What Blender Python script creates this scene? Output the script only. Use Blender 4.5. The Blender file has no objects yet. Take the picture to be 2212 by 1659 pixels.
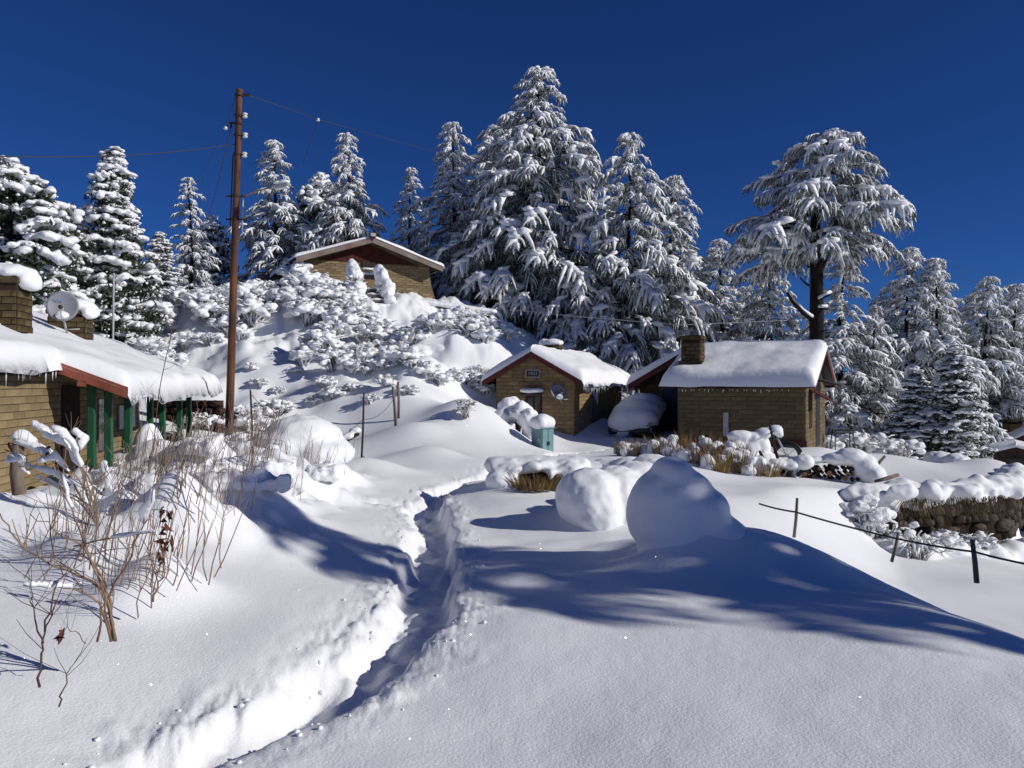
import bpy, bmesh, math, random
import numpy as np
from mathutils import Vector, Matrix, Euler
S = bpy.context.scene
COL = S.collection
R = math.radians
# ------------------------------------------------------------------ camera
EYE = 1.65
FPX = 1737.0            # focal length in pixels of a 2212 px wide picture
cam = bpy.data.cameras.new('camera'); camo = bpy.data.objects.new('camera', cam); COL.objects.link(camo)
cam.sensor_width = 36; cam.lens = 36 * FPX / 2212; cam.clip_start = 0.05; cam.clip_end = 4000
camo.location = (0, 0, EYE); camo.rotation_euler = (R(90), 0, 0)
S.camera = camo
# ------------------------------------------------------------------ sky and sun
SUN_EL = 27.0; SUN_A = 17.0           # elevation; angle towards the camera's back from straight right
tosun = Vector((math.cos(R(SUN_A)) * math.cos(R(SUN_EL)), -math.sin(R(SUN_A)) * math.cos(R(SUN_EL)), math.sin(R(SUN_EL))))
W = bpy.data.worlds.new('World'); S.world = W; W.use_nodes = True
wn = W.node_tree.nodes; wl = W.node_tree.links
for n in list(wn): wn.remove(n)
sky = wn.new('ShaderNodeTexSky'); sky.sky_type = 'NISHITA'; sky.sun_disc = False
sky.sun_elevation = R(SUN_EL); sky.sun_rotation = math.atan2(tosun.x, tosun.y)
sky.altitude = 3500; sky.air_density = 1.0; sky.dust_density = 0.0; sky.ozone_density = 10.0
bg = wn.new('ShaderNodeBackground'); bg.inputs[1].default_value = 0.055
wo = wn.new('ShaderNodeOutputWorld'); 
tint = wn.new('ShaderNodeMix'); tint.data_type = 'RGBA'; tint.blend_type = 'MULTIPLY'; tint.inputs[0].default_value = 1.0; tint.inputs[7].default_value = (0.45, 0.68, 1.0, 1)
wl.new(sky.outputs[0], tint.inputs[6]); wl.new(tint.outputs[2], bg.inputs[0]); wl.new(bg.outputs[0], wo.inputs[0])
sd = bpy.data.lights.new('sun', 'SUN'); sd.energy = 3.65; sd.angle = R(0.5); sd.color = (1.0, 0.955, 0.89)
so = bpy.data.objects.new('sun', sd); COL.objects.link(so); so.rotation_euler = tosun.to_track_quat('Z', 'Y').to_euler(); so.location = (20, -10, 20)
S.view_settings.view_transform = 'Standard'; S.view_settings.look = 'None'; S.view_settings.exposure = 0.0; S.view_settings.gamma = 1.0
S.cycles.max_bounces = 6; S.cycles.diffuse_bounces = 3; S.cycles.glossy_bounces = 2; S.cycles.transparent_max_bounces = 6
rng = np.random.default_rng(7)
# ------------------------------------------------------------------ numeric helpers
def ss(a, b, x):
    t = np.clip((x - a) / (b - a), 0, 1); return t * t * (3 - 2 * t)
def _h(ix, iy, iz, seed):
    n = (ix * 374761393 + iy * 668265263 + iz * 1440662683 + seed * 974634211) & 0xffffffff
    n = ((n ^ (n >> 13)) * 1274126177) & 0xffffffff
    n = ((n ^ (n >> 15)) * 2246822519) & 0xffffffff
    return ((n ^ (n >> 16)) & 0xffff) / 32767.5 - 1.0
def noise3(x, y, z, seed=0):
    x = np.asarray(x, float); y = np.asarray(y, float); z = np.asarray(z, float) + 0 * x
    fx = np.floor(x); fy = np.floor(y); fz = np.floor(z)
    ix = fx.astype(np.int64); iy = fy.astype(np.int64); iz = fz.astype(np.int64)
    u = x - fx; v = y - fy; w = z - fz
    u = u*u*(3-2*u); v = v*v*(3-2*v); w = w*w*(3-2*w)
    r = 0
    for a in (0, 1):
        for b in (0, 1):
            for c in (0, 1):
                r = r + _h(ix+a, iy+b, iz+c, seed) * (u if a else 1-u) * (v if b else 1-v) * (w if c else 1-w)
    return r
def noise2(x, y, seed=0):
    x = np.asarray(x, float); y = np.asarray(y, float)
    fx = np.floor(x); fy = np.floor(y); ix = fx.astype(np.int64); iy = fy.astype(np.int64)
    u = x - fx; v = y - fy; u = u*u*(3-2*u); v = v*v*(3-2*v)
    return (_h(ix, iy, 0, seed)*(1-u)*(1-v) + _h(ix+1, iy, 0, seed)*u*(1-v) + _h(ix, iy+1, 0, seed)*(1-u)*v + _h(ix+1, iy+1, 0, seed)*u*v)
def fbm2(x, y, seed=0, o=3):
    r = 0; a = 1.0
    for i in range(o):
        r = r + a * noise2(x*2**i + 17*i, y*2**i - 9*i, seed+i); a *= .5
    return r
def P(px, py, Y): return np.array(((px - 1106) / FPX * Y, Y, EYE - (py - 829.5) / FPX * Y))
# ------------------------------------------------------------------ materials
def mat(name, col, rough=0.8, spec=0.2, var=0.0, scale=8.0, bump=0.0, bscale=40.0, col2=None, metal=0.0, objrand=0.0, stretch=None, detail=4.0, sss=0.0):
    m = bpy.data.materials.new(name); m.use_nodes = True
    nt = m.node_tree; b = nt.nodes['Principled BSDF']
    b.inputs['Roughness'].default_value = rough; b.inputs['Specular IOR Level'].default_value = spec; b.inputs['Metallic'].default_value = metal
    tc = nt.nodes.new('ShaderNodeTexCoord'); vec = tc.outputs['Object']
    if stretch:
        mp = nt.nodes.new('ShaderNodeMapping'); mp.inputs['Scale'].default_value = stretch; nt.links.new(vec, mp.inputs[0]); vec = mp.outputs[0]
    c2 = col2 if col2 else tuple(c * (1 - var) for c in col)
    base = None
    if var or col2:
        nz = nt.nodes.new('ShaderNodeTexNoise'); nz.inputs['Scale'].default_value = scale; nz.inputs['Detail'].default_value = detail
        nt.links.new(vec, nz.inputs['Vector'])
        rp = nt.nodes.new('ShaderNodeValToRGB'); rp.color_ramp.elements[0].position = 0.35; rp.color_ramp.elements[1].position = 0.65
        rp.color_ramp.elements[0].color = (*c2, 1); rp.color_ramp.elements[1].color = (*col, 1)
        nt.links.new(nz.outputs[0], rp.inputs[0]); base = rp.outputs[0]
    if objrand:
        oi = nt.nodes.new('ShaderNodeObjectInfo'); mr = nt.nodes.new('ShaderNodeMapRange')
        mr.inputs[3].default_value = 1 - objrand; mr.inputs[4].default_value = 1 + objrand * .6
        nt.links.new(oi.outputs['Random'], mr.inputs[0])
        hs = nt.nodes.new('ShaderNodeHueSaturation'); nt.links.new(mr.outputs[0], hs.inputs['Value'])
        if base: nt.links.new(base, hs.inputs['Color'])
        else: hs.inputs['Color'].default_value = (*col, 1)
        base = hs.outputs[0]
    if base: nt.links.new(base, b.inputs['Base Color'])
    else: b.inputs['Base Color'].default_value = (*col, 1)
    if bump:
        nb = nt.nodes.new('ShaderNodeTexNoise'); nb.inputs['Scale'].default_value = bscale; nb.inputs['Detail'].default_value = 5
        nt.links.new(vec, nb.inputs['Vector'])
        bp = nt.nodes.new('ShaderNodeBump'); bp.inputs['Strength'].default_value = bump; bp.inputs['Distance'].default_value = 0.02
        nt.links.new(nb.outputs[0], bp.inputs['Height']); nt.links.new(bp.outputs[0], b.inputs['Normal'])
    return m
def snow_mat(name, bump, bscale, dist, bump2=0.0, bscale2=200.0, glint=False, col=(0.86, 0.87, 0.89)):
    m = bpy.data.materials.new(name); m.use_nodes = True; nt = m.node_tree; b = nt.nodes['Principled BSDF']; L = nt.links.new
    b.inputs['Base Color'].default_value = (*col, 1); b.inputs['Roughness'].default_value = 0.62; b.inputs['Specular IOR Level'].default_value = 0.25
    tc = nt.nodes.new('ShaderNodeTexCoord')
    n1 = nt.nodes.new('ShaderNodeTexNoise'); n1.inputs['Scale'].default_value = bscale; n1.inputs['Detail'].default_value = 4; L(tc.outputs['Object'], n1.inputs['Vector'])
    b1 = nt.nodes.new('ShaderNodeBump'); b1.inputs['Strength'].default_value = bump; b1.inputs['Distance'].default_value = dist; L(n1.outputs[0], b1.inputs['Height'])
    nrm = b1.outputs[0]
    if bump2:
        n2 = nt.nodes.new('ShaderNodeTexNoise'); n2.inputs['Scale'].default_value = bscale2; n2.inputs['Detail'].default_value = 2; L(tc.outputs['Object'], n2.inputs['Vector'])
        b2 = nt.nodes.new('ShaderNodeBump'); b2.inputs['Strength'].default_value = bump2; b2.inputs['Distance'].default_value = 0.006; L(n2.outputs[0], b2.inputs['Height']); L(nrm, b2.inputs['Normal'])
        nrm = b2.outputs[0]
    L(nrm, b.inputs['Normal'])
    if glint:       # ice crystals: sparse tiny mirror facets with random normals
        vo = nt.nodes.new('ShaderNodeTexVoronoi'); vo.inputs['Scale'].default_value = 95.0; L(tc.outputs['Object'], vo.inputs['Vector'])
        sep = nt.nodes.new('ShaderNodeSeparateColor'); L(vo.outputs['Color'], sep.inputs[0])
        g1 = nt.nodes.new('ShaderNodeMath'); g1.operation = 'GREATER_THAN'; g1.inputs[1].default_value = 0.96; L(sep.outputs[0], g1.inputs[0])
        d1 = nt.nodes.new('ShaderNodeMath'); d1.operation = 'LESS_THAN'; d1.inputs[1].default_value = 0.33; L(vo.outputs['Distance'], d1.inputs[0])
        mm = nt.nodes.new('ShaderNodeMath'); mm.operation = 'MULTIPLY'; L(g1.outputs[0], mm.inputs[0]); L(d1.outputs[0], mm.inputs[1])
        wnz = nt.nodes.new('ShaderNodeTexWhiteNoise'); L(vo.outputs['Position'], wnz.inputs['Vector'])
        vm = nt.nodes.new('ShaderNodeVectorMath'); vm.operation = 'SUBTRACT'; L(wnz.outputs['Color'], vm.inputs[0]); vm.inputs[1].default_value = (.5, .5, .0)
        vn = nt.nodes.new('ShaderNodeVectorMath'); vn.operation = 'NORMALIZE'; L(vm.outputs[0], vn.inputs[0])
        gl = nt.nodes.new('ShaderNodeBsdfGlossy'); gl.inputs['Roughness'].default_value = 0.22; L(vn.outputs[0], gl.inputs['Normal'])
        mx = nt.nodes.new('ShaderNodeAddShader'); cb = nt.nodes.new('ShaderNodeCombineColor'); [L(mm.outputs[0], cb.inputs[i]) for i in range(3)]; L(cb.outputs[0], gl.inputs['Color']); L(b.outputs[0], mx.inputs[0]); L(gl.outputs[0], mx.inputs[1])
        L(mx.outputs[0], nt.nodes['Material Output'].inputs['Surface'])
    return m
M = {}
M['ground'] = snow_mat('snow_ground', 0.10, 9.0, 0.012, 0.6, 62.0, glint=True)
M['snow'] = snow_mat('snow', 0.4, 5.0, 0.04, 0.25, 70.0)
M['tsnow'] = snow_mat('snow_on_trees', 0.7, 5.0, 0.10, col=(0.85, 0.86, 0.88))
M['needle'] = mat('frosted_needles', (0.30, 0.33, 0.33), 0.8, 0.1, scale=4.5, col2=(0.022, 0.034, 0.017), detail=6)
M['leaf'] = mat('dark_evergreen_leaves', (0.05, 0.07, 0.03), 0.6, 0.3, scale=6, col2=(0.02, 0.032, 0.014))
M['bark'] = mat('dark_bark', (0.022, 0.017, 0.015), 0.95, 0.1, 0.5, 6, 0.8, 18, stretch=(1, 1, .25))
M['twig'] = mat('brown_twigs', (0.16, 0.095, 0.075), 0.9, 0.1, 0.5, 6)
M['paletwig'] = mat('pale_frosted_stems', (0.36, 0.30, 0.25), 0.9, 0.1, scale=9, col2=(0.17, 0.115, 0.085))
M['deadgrass'] = mat('dark_dead_grass', (0.20, 0.145, 0.08), 0.9, 0.1, scale=5, col2=(0.06, 0.045, 0.03))
M['cane'] = mat('tan_dry_stems', (0.34, 0.24, 0.15), 0.85, 0.15, scale=9, col2=(0.2, 0.13, 0.09))
M['grass'] = mat('dry_golden_grass', (0.38, 0.27, 0.12), 0.9, 0.1, scale=7, col2=(0.17, 0.11, 0.055))
M['brown'] = mat('wilted_brown_leaves', (0.16, 0.065, 0.045), 0.9, 0.1, 0.4, 12)
M['brick'] = mat('tan_brick', (0.33, 0.25, 0.14), 0.9, 0.1, scale=1.6, col2=(0.20, 0.145, 0.08), objrand=0.25, bump=0.35, bscale=35)
M['brick_r'] = mat('olive_tan_brick', (0.165, 0.128, 0.066), 0.9, 0.1, scale=3.0, col2=(0.12, 0.09, 0.05), objrand=0.2, bump=0.35, bscale=35)
M['brick_g'] = mat('brown_tan_brick', (0.29, 0.205, 0.11), 0.9, 0.1, scale=3.0, col2=(0.2, 0.135, 0.075), objrand=0.22, bump=0.35, bscale=35)
M['brick_old'] = mat('weathered_brick', (0.34, 0.265, 0.15), 0.9, 0.1, scale=1.1, col2=(0.12, 0.085, 0.055), objrand=0.28, bump=0.4, bscale=35)
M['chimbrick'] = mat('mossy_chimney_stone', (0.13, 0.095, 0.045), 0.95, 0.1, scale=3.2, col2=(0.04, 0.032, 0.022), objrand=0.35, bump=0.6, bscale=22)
M['mortar'] = mat('mortar', (0.20, 0.155, 0.09), 0.95, 0.05, 0.45, 3, 0.4, 60)
M['stone'] = mat('grey_brown_stone', (0.15, 0.12, 0.095), 0.95, 0.1, scale=5, col2=(0.06, 0.05, 0.04), objrand=0.3, bump=0.6, bscale=20)
M['darkstone'] = mat('dark_red_stone', (0.09, 0.045, 0.04), 0.95, 0.1, 0.5, 4, 0.5, 25)
M['soil'] = mat('dark_soil', (0.05, 0.036, 0.026), 0.95, 0.05, 0.5, 6, 0.8, 20)
M['red'] = mat('faded_red_paint', (0.11, 0.026, 0.028), 0.7, 0.2, 0.35, 4, 0.2, 30)
M['gablered'] = mat('shade_darkened_red_boards', (0.085, 0.024, 0.020), 0.8, 0.1, 0.4, 4, 0.2, 30)  # gable red darkened to stand for the shade under the roof overhang
M['rustred'] = mat('rusty_red_board', (0.32, 0.10, 0.065), 0.75, 0.2, scale=2.2, col2=(0.17, 0.05, 0.036), bump=0.2, bscale=25)
M['greywood'] = mat('weathered_grey_wood', (0.25, 0.20, 0.17), 0.9, 0.1, 0.5, 9, 0.5, 30, stretch=(1, 1, .2))
M['darkwood'] = mat('dark_wood', (0.05, 0.036, 0.03), 0.85, 0.1, 0.4, 8, 0.4, 30)
M['fascia'] = mat('weathered_fascia_board', (0.25, 0.21, 0.19), 0.85, 0.1, scale=2.0, col2=(0.18, 0.125, 0.11), bump=0.3, bscale=25)
M['green'] = mat('dark_green_paint', (0.010, 0.095, 0.042), 0.45, 0.4, 0.3, 3)
M['teal'] = mat('teal_painted_metal', (0.17, 0.30, 0.315), 0.42, 0.4, 0.15, 6)
M['tealdark'] = mat('teal_seam', (0.03, 0.07, 0.08), 0.5, 0.3)
M['rust'] = mat('rusty_steel_pole', (0.155, 0.07, 0.035), 0.8, 0.2, scale=5, col2=(0.06, 0.028, 0.022), bump=0.35, bscale=45, stretch=(1, 1, .3))
M['darkiron'] = mat('dark_iron', (0.035, 0.022, 0.02), 0.7, 0.3)
M['porcelain'] = mat('porcelain', (0.62, 0.62, 0.56), 0.3, 0.5)
M['greymetal'] = mat('grey_painted_metal', (0.40, 0.40, 0.41), 0.5, 0.4, 0.2, 12)
M['dish'] = mat('dish_grey', (0.24, 0.24, 0.275), 0.5, 0.3, 0.08, 5)
M['blue'] = mat('pale_blue_print', (0.11, 0.26, 0.44), 0.6, 0.2)
M['bluedoor'] = mat('deep_blue_door', (0.012, 0.018, 0.06), 0.6, 0.3, 0.3, 5)
M['black'] = mat('black_plastic', (0.015, 0.015, 0.017), 0.5, 0.4)
M['glass'] = mat('dark_glass', (0.012, 0.014, 0.018), 0.08, 0.6)
M['white'] = mat('white_paint', (0.72, 0.72, 0.72), 0.7, 0.2, 0.15, 7)
M['paper'] = mat('white_sheet', (0.74, 0.76, 0.80), 0.85, 0.1, 0.12, 5)
M['greengable'] = mat('dark_green_gable_boards', (0.025, 0.05, 0.038), 0.8, 0.2, 0.4, 6)
M['tin'] = mat('dark_roof_sheet', (0.07, 0.06, 0.06), 0.6, 0.4, 0.4, 5)
M['logend'] = mat('cut_log_ends', (0.42, 0.24, 0.12), 0.9, 0.1, 0.35, 14)
M['wire'] = mat('dark_cable', (0.05, 0.05, 0.055), 0.7, 0.2)
M['carpaint'] = mat('dark_car_paint', (0.03, 0.03, 0.035), 0.25, 0.5)
M['ice'] = mat('ice', (0.78, 0.82, 0.86), 0.12, 0.6)
# ------------------------------------------------------------------ mesh helpers
ORG = {}
def org(p): return ORG.get(p.name, np.zeros(3)) if p is not None else np.zeros(3)
def raw_mesh(name, V, F, m=None, smooth=False):
    V = np.asarray(V, np.float32); me = bpy.data.meshes.new(name)
    if isinstance(F, np.ndarray):
        k = F.shape[1]; n = len(F)
        me.vertices.add(len(V)); me.vertices.foreach_set('co', V.ravel())
        me.loops.add(n*k); me.loops.foreach_set('vertex_index', F.astype(np.int32).ravel())
        me.polygons.add(n); me.polygons.foreach_set('loop_start', np.arange(0, n*k, k, dtype=np.int32))
        if smooth: me.polygons.foreach_set('use_smooth', np.ones(n, bool))
        me.update(calc_edges=True)
    else:
        me.from_pydata([tuple(map(float, v)) for v in V], [], [tuple(map(int, f)) for f in F])
        if smooth: me.polygons.foreach_set('use_smooth', np.ones(len(me.polygons), bool))
        me.update()
    if m: me.materials.append(M[m] if isinstance(m, str) else m)
    return me
def obj(name, V, F, m, parent=None, smooth=False):
    o = bpy.data.objects.new(name, raw_mesh(name, np.asarray(V, float) - org(parent), F, m, smooth))
    COL.objects.link(o)
    if parent is not None: o.parent = parent; ORG[o.name] = org(parent)
    return o
def tag(o, label, cat, group=None, kind=None):
    o['label'] = label; o['category'] = cat
    if group: o['group'] = group
    if kind: o['kind'] = kind
    return o
def thing(name, label, cat, loc, group=None):
    o = bpy.data.objects.new(name, None); COL.objects.link(o); o.empty_display_size = .2
    o.location = tuple(map(float, loc)); ORG[o.name] = np.array(loc, float)
    return tag(o, label, cat, group)
def struct(o): o['kind'] = 'structure'; return o
def copy_thing(root, loc, rz=0, sc=(1, 1, 1), label=None, cat=None, group=None, name=None):
    r = root.copy(); COL.objects.link(r)
    if name: r.name = name
    r.location = tuple(map(float, loc)); r.rotation_euler = (0, 0, rz); r.scale = sc
    if label: r['label'] = label
    if cat: r['category'] = cat
    if group: r['group'] = group
    for ch in root.children:
        c = ch.copy(); COL.objects.link(c); c.parent = r
        for g in ch.children:
            d = g.copy(); COL.objects.link(d); d.parent = c
    return r
class MB:
    def __init__(s): s.v = []; s.f = []
    def add(s, V, F):
        b = len(s.v); s.v.extend([np.asarray(v, float) for v in V]); s.f.extend([tuple(b + int(i) for i in f) for f in F]); return s
    def box(s, c, h, ax=None):
        c = np.asarray(c, float); ax = np.eye(3) if ax is None else np.asarray(ax, float)
        V = [c + ax[0]*h[0]*a + ax[1]*h[1]*b + ax[2]*h[2]*d for a in (-1, 1) for b in (-1, 1) for d in (-1, 1)]
        return s.add(V, [(0,1,3,2),(4,6,7,5),(0,4,5,1),(2,3,7,6),(0,2,6,4),(1,5,7,3)])
    def tube(s, pts, rad, n=6, cap=True):
        pts = np.asarray(pts, float); k = len(pts)
        rad = np.full(k, rad, float) if np.isscalar(rad) else np.asarray(rad, float)
        if len(rad) == 2 and k != 2: rad = np.linspace(rad[0], rad[1], k)
        V = []; T = np.gradient(pts, axis=0); T /= (np.linalg.norm(T, axis=1)[:, None] + 1e-9)
        ref = np.array((0, 0, 1.)) if abs(T[0][2]) < .9 else np.array((1., 0, 0))
        for i in range(k):
            a = np.cross(T[i], ref); a /= np.linalg.norm(a) + 1e-9; b = np.cross(T[i], a)
            ref2 = ref
            for j in range(n):
                t = 2*math.pi*j/n; V.append(pts[i] + rad[i]*(a*math.cos(t) + b*math.sin(t)))
        F = [(i*n+j, i*n+(j+1) % n, (i+1)*n+(j+1) % n, (i+1)*n+j) for i in range(k-1) for j in range(n)]
        if cap: F.append(tuple(range(n-1, -1, -1))); F.append(tuple((k-1)*n + j for j in range(n)))
        return s.add(V, F)
    def prism(s, poly, ext):
        poly = [np.asarray(p, float) for p in poly]; n = len(poly); ext = np.asarray(ext, float)
        V = poly + [p + ext for p in poly]
        return s.add(V, [tuple(range(n-1, -1, -1)), tuple(range(n, 2*n))] + [(i, (i+1) % n, n+(i+1) % n, n+i) for i in range(n)])
    def lathe(s, c, axis, prof, n=12):
        c = np.asarray(c, float); axis = np.asarray(axis, float); axis = axis/np.linalg.norm(axis)
        ref = np.array((0, 0, 1.)) if abs(axis[2]) < .9 else np.array((1., 0, 0))
        a = np.cross(axis, ref); a /= np.linalg.norm(a); b = np.cross(axis, a); V = []
        for (r, z) in prof:
            for j in range(n): t = 2*math.pi*j/n; V.append(c + axis*z + r*(a*math.cos(t)+b*math.sin(t)))
        k = len(prof); F = [(i*n+j, i*n+(j+1) % n, (i+1)*n+(j+1) % n, (i+1)*n+j) for i in range(k-1) for j in range(n)]
        F.append(tuple(range(n-1, -1, -1))); F.append(tuple((k-1)*n+j for j in range(n)))
        return s.add(V, F)
    def build(s, name, m, parent=None, smooth=False, bevel=0):
        o = obj(name, s.v, s.f, m, parent, smooth)
        if bevel:
            bm = bmesh.new(); bm.from_mesh(o.data); bmesh.ops.recalc_face_normals(bm, faces=bm.faces)
            bmesh.ops.bevel(bm, geom=list(bm.edges), offset=bevel, segments=1, affect='EDGES', clamp_overlap=True); bm.to_mesh(o.data); bm.free()
        return o
def sweep(pts, w, h, prof):
    """snow ridge: profile (lateral, up) swept along pts; up stays vertical"""
    pts = np.asarray(pts, float); k = len(pts); n = len(prof)
    T = np.gradient(pts, axis=0); lat = np.stack((-T[:, 1], T[:, 0], 0*T[:, 0]), 1); ln = np.linalg.norm(lat, axis=1)[:, None]
    lat = np.where(ln > 1e-6, lat/(ln+1e-9), np.array((1., 0, 0)))
    Tn = T/(np.linalg.norm(T, axis=1)[:, None]+1e-9); upv = np.cross(Tn, lat); upv = upv*np.where(upv[:, 2:3] < 0, -1, 1); upv = upv*.6+np.array((0, 0, .4)); upv /= np.linalg.norm(upv, axis=1)[:, None]+1e-9
    V = np.zeros((k, n, 3))
    for j, (a, b) in enumerate(prof):
        V[:, j] = pts + lat*(w*a)[:, None] + upv*(h*b)[:, None]
    F = []
    for i in range(k-1):
        for j in range(n):
            j2 = (j+1) % n; F.append((i*n+j, i*n+j2, (i+1)*n+j2)); F.append((i*n+j, (i+1)*n+j2, (i+1)*n+j))
    for j in range(1, n-1): F.append((0, j+1, j)); F.append(((k-1)*n, (k-1)*n+j, (k-1)*n+j+1))
    return V.reshape(-1, 3), np.array(F)
def cat(parts):
    V = []; F = []; b = 0
    for v, f in parts:
        if len(v) == 0: continue
        V.append(v); F.append(np.asarray(f)+b); b += len(v)
    return np.concatenate(V), np.concatenate(F)
def scatter(base, mats, ts):
    """copies of (V,F) with 3x3 matrices and offsets -> one (V,F)"""
    V, F = base; mats = np.asarray(mats); ts = np.asarray(ts); K = len(ts)
    VV = np.einsum('kij,nj->kni', mats, V) + ts[:, None, :]
    FF = F[None] + (np.arange(K)*len(V))[:, None, None]
    return VV.reshape(-1, 3), FF.reshape(-1, F.shape[1])
def rotm(az, pitch=0, roll=0):
    return np.array((Matrix.Rotation(az, 3, 'Z') @ Matrix.Rotation(-pitch, 3, 'Y') @ Matrix.Rotation(roll, 3, 'X')))
def ico(sub=2):
    bm = bmesh.new(); bmesh.ops.create_icosphere(bm, subdivisions=sub, radius=1)
    V = np.array([v.co[:] for v in bm.verts]); F = np.array([[v.index for v in f.verts] for f in bm.faces]); bm.free(); return V, F
ICO1 = ico(1); ICO2 = ico(2); ICO3 = ico(3)
def lump(seed, base=ICO2, flat=.35, amp=.3, fr=1.4):
    V, F = base; n = noise3(V[:, 0]*fr+seed*7, V[:, 1]*fr, V[:, 2]*fr, seed)
    V = V*(1 + amp*n)[:, None]; V = V.copy(); V[:, 2] = np.where(V[:, 2] < 0, V[:, 2]*flat, V[:, 2]); return V, F
LUMPS = [lump(i, ICO2) for i in range(6)]; LUMPS1 = [lump(i+20, ICO1, .5, .35) for i in range(5)]; LUMPS2 = [lump(i+40, ICO2, .75, .5, 1.9) for i in range(6)]
def merged_snow(name, blobs, parent=None, voxel=0.04, amp=0.02, fr=6.0, m='snow', smooth=6, seed=0):
    """blobs [(centre, radii)] fused with a voxel remesh into one soft skin"""
    V, F = cat([(ICO3[0]*np.asarray(r)+np.asarray(c), ICO3[1]) for c, r in blobs])
    o = bpy.data.objects.new('tmp', raw_mesh('tmp', V, F)); COL.objects.link(o)
    md = o.modifiers.new('r', 'REMESH'); md.mode = 'VOXEL'; md.voxel_size = voxel
    sm = o.modifiers.new('s', 'SMOOTH'); sm.factor = .5; sm.iterations = smooth
    dg = bpy.context.evaluated_depsgraph_get(); me = bpy.data.meshes.new_from_object(o.evaluated_get(dg))
    bpy.data.objects.remove(o)
    n = len(me.vertices); co = np.zeros(n*3, np.float32); no = np.zeros(n*3, np.float32)
    me.vertices.foreach_get('co', co); me.vertex_normals.foreach_get('vector', no); co = co.reshape(-1, 3); no = no.reshape(-1, 3)
    d = amp*(noise3(co[:, 0]*fr, co[:, 1]*fr, co[:, 2]*fr, seed)+.5*noise3(co[:, 0]*fr*2.3, co[:, 1]*fr*2.3, co[:, 2]*fr*2.3, seed+3))
    co = co + no*d[:, None] - org(parent); me.vertices.foreach_set('co', co.astype(np.float32).ravel())
    me.polygons.foreach_set('use_smooth', np.ones(len(me.polygons), bool)); me.materials.clear(); me.materials.append(M[m]); me.name = name; me.update()
    ob = bpy.data.objects.new(name, me); COL.objects.link(ob)
    if parent is not None: ob.parent = parent; ORG[ob.name] = org(parent)
    return ob

def tri_data(me):
    me.calc_loop_triangles(); n = len(me.vertices); co = np.zeros(n*3, np.float32); me.vertices.foreach_get('co', co); t = np.zeros(len(me.loop_triangles)*3, np.int32); me.loop_triangles.foreach_get('vertices', t); return co.reshape(-1, 3).astype(float), t.reshape(-1, 3)
def merged_data(blobs, voxel, amp, fr, smooth, seed):
    o = merged_snow('tmp', blobs, None, voxel, amp, fr, 'snow', smooth, seed); d = tri_data(o.data); me = o.data; bpy.data.objects.remove(o); bpy.data.meshes.remove(me); return d
# ------------------------------------------------------------------ terrain
def K(px, py, Y): p = P(px, py, Y); return (p[0], p[1], p[2])
CTRL = [(-1,1.5,.05),(0,0,0),(3,0,.1),(-4,0,.25),(3,3,.1),(1.5,3.5,.05),(1,5,.05),(2.5,5,.1),(4.2,5,.1),(.5,7,0),(2,7,.05),(3.5,6.5,.02),(2.5,9,-.02),(5,8,0),
 (-3,8.6,.48),(-4.5,8,.52),(-4.5,11,.46),(-3.2,12.5,.28),(-6,9,.35),(-3.4,6,.32),(-3.2,4.5,.20),(-2.2,4.5,.08),(-1.6,5.8,.03),(-4.5,4.5,.3),(-2.4,3.4,.06),(-3.6,2.5,.12),(-1.35,4.9,.0),(-1.75,4.1,.0),(-2.7,7.2,.40),(-1.75,7.2,.06),(-2.1,9,.08),(-2.3,10.5,.1),
 (-1,4,.02),(-.7,6,0),(-.85,8.2,0),(-1,10,0),(-.8,13,0),(-5.8,13,.1),(-6,16,.05),(-6,19,.15),(-7,11,.1),(-9,12,.1),(-4,15,.1),(-4.5,18,.08),(-2.5,15,.1),(-2.5,18,.15),(-4,20.3,.25),
 K(750,920,21.5),K(900,880,22),K(1000,900,21),K(1100,950,20.5),K(650,840,24),K(800,790,25.5),K(950,748,26.5),K(1060,875,24.6),K(1090,765,27.5),K(980,858,24),
 K(700,720,28.5),K(850,690,30),K(600,650,31),K(760,630,32.5),K(900,650,34),K(1050,672,35),K(1100,740,33),K(500,640,32),K(400,690,30),K(300,740,28),K(350,800,25),K(250,780,26),K(450,900,21.5),
 (-12,20,1),(-14,24,2),(-16,30,3.5),(-22,34,4.5),(-6,40,5.3),(-14,40,4.6),(0,42,4.2),(4,38,2.2),(-8,55,4),(0,55,3),
 (1,21,0),(3.5,21,0),(3.2,24,0),(1.8,23,.03),(-.5,24,.75),(0,28,1.7),(2,31,1.2),(5,27,.2),(6,20,-.1),(7.7,20.3,-.12),(8.5,24,-.3),(9,28,-.3),(5,32,.6),(10,34,0),(.75,20,.05),
 (1,17,0),(2,14,-.05),(3.5,14,-.2),(3.2,17,-.1),(5,17,-.25),(6.5,17,-.4),(8.5,19,-.45),(10.5,19,-.45),(11,22,-.55),(12,25,-.7),(15,30,-1.2),(20,36,-2),(14,40,-.8),(25,50,-4),(12,55,-2),
 (-2,12,.05),(0,10,0),(.5,12,.05),(1.5,11,0),(-40,10,1),(-40,40,3),(-30,60,3),(30,60,-5),(40,20,-3),(40,0,-2),(-30,-10,1),(0,-20,0),(30,-20,-1),(-20,-30,0),(0,75,2)]
_C = np.array(CTRL)
def _phi(r2): return 0.5*r2*np.log(r2+1e-9)
_n = len(_C); _A = np.zeros((_n+3, _n+3)); _d2 = ((_C[:, None, :2]-_C[None, :, :2])**2).sum(-1)
_A[:_n, :_n] = _phi(_d2) + np.eye(_n)*.15; _A[:_n, _n] = 1; _A[:_n, _n+1:] = _C[:, :2]; _A[_n:, :_n] = _A[:_n, _n:].T
_w = np.linalg.solve(_A, np.concatenate((_C[:, 2], np.zeros(3))))
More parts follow.
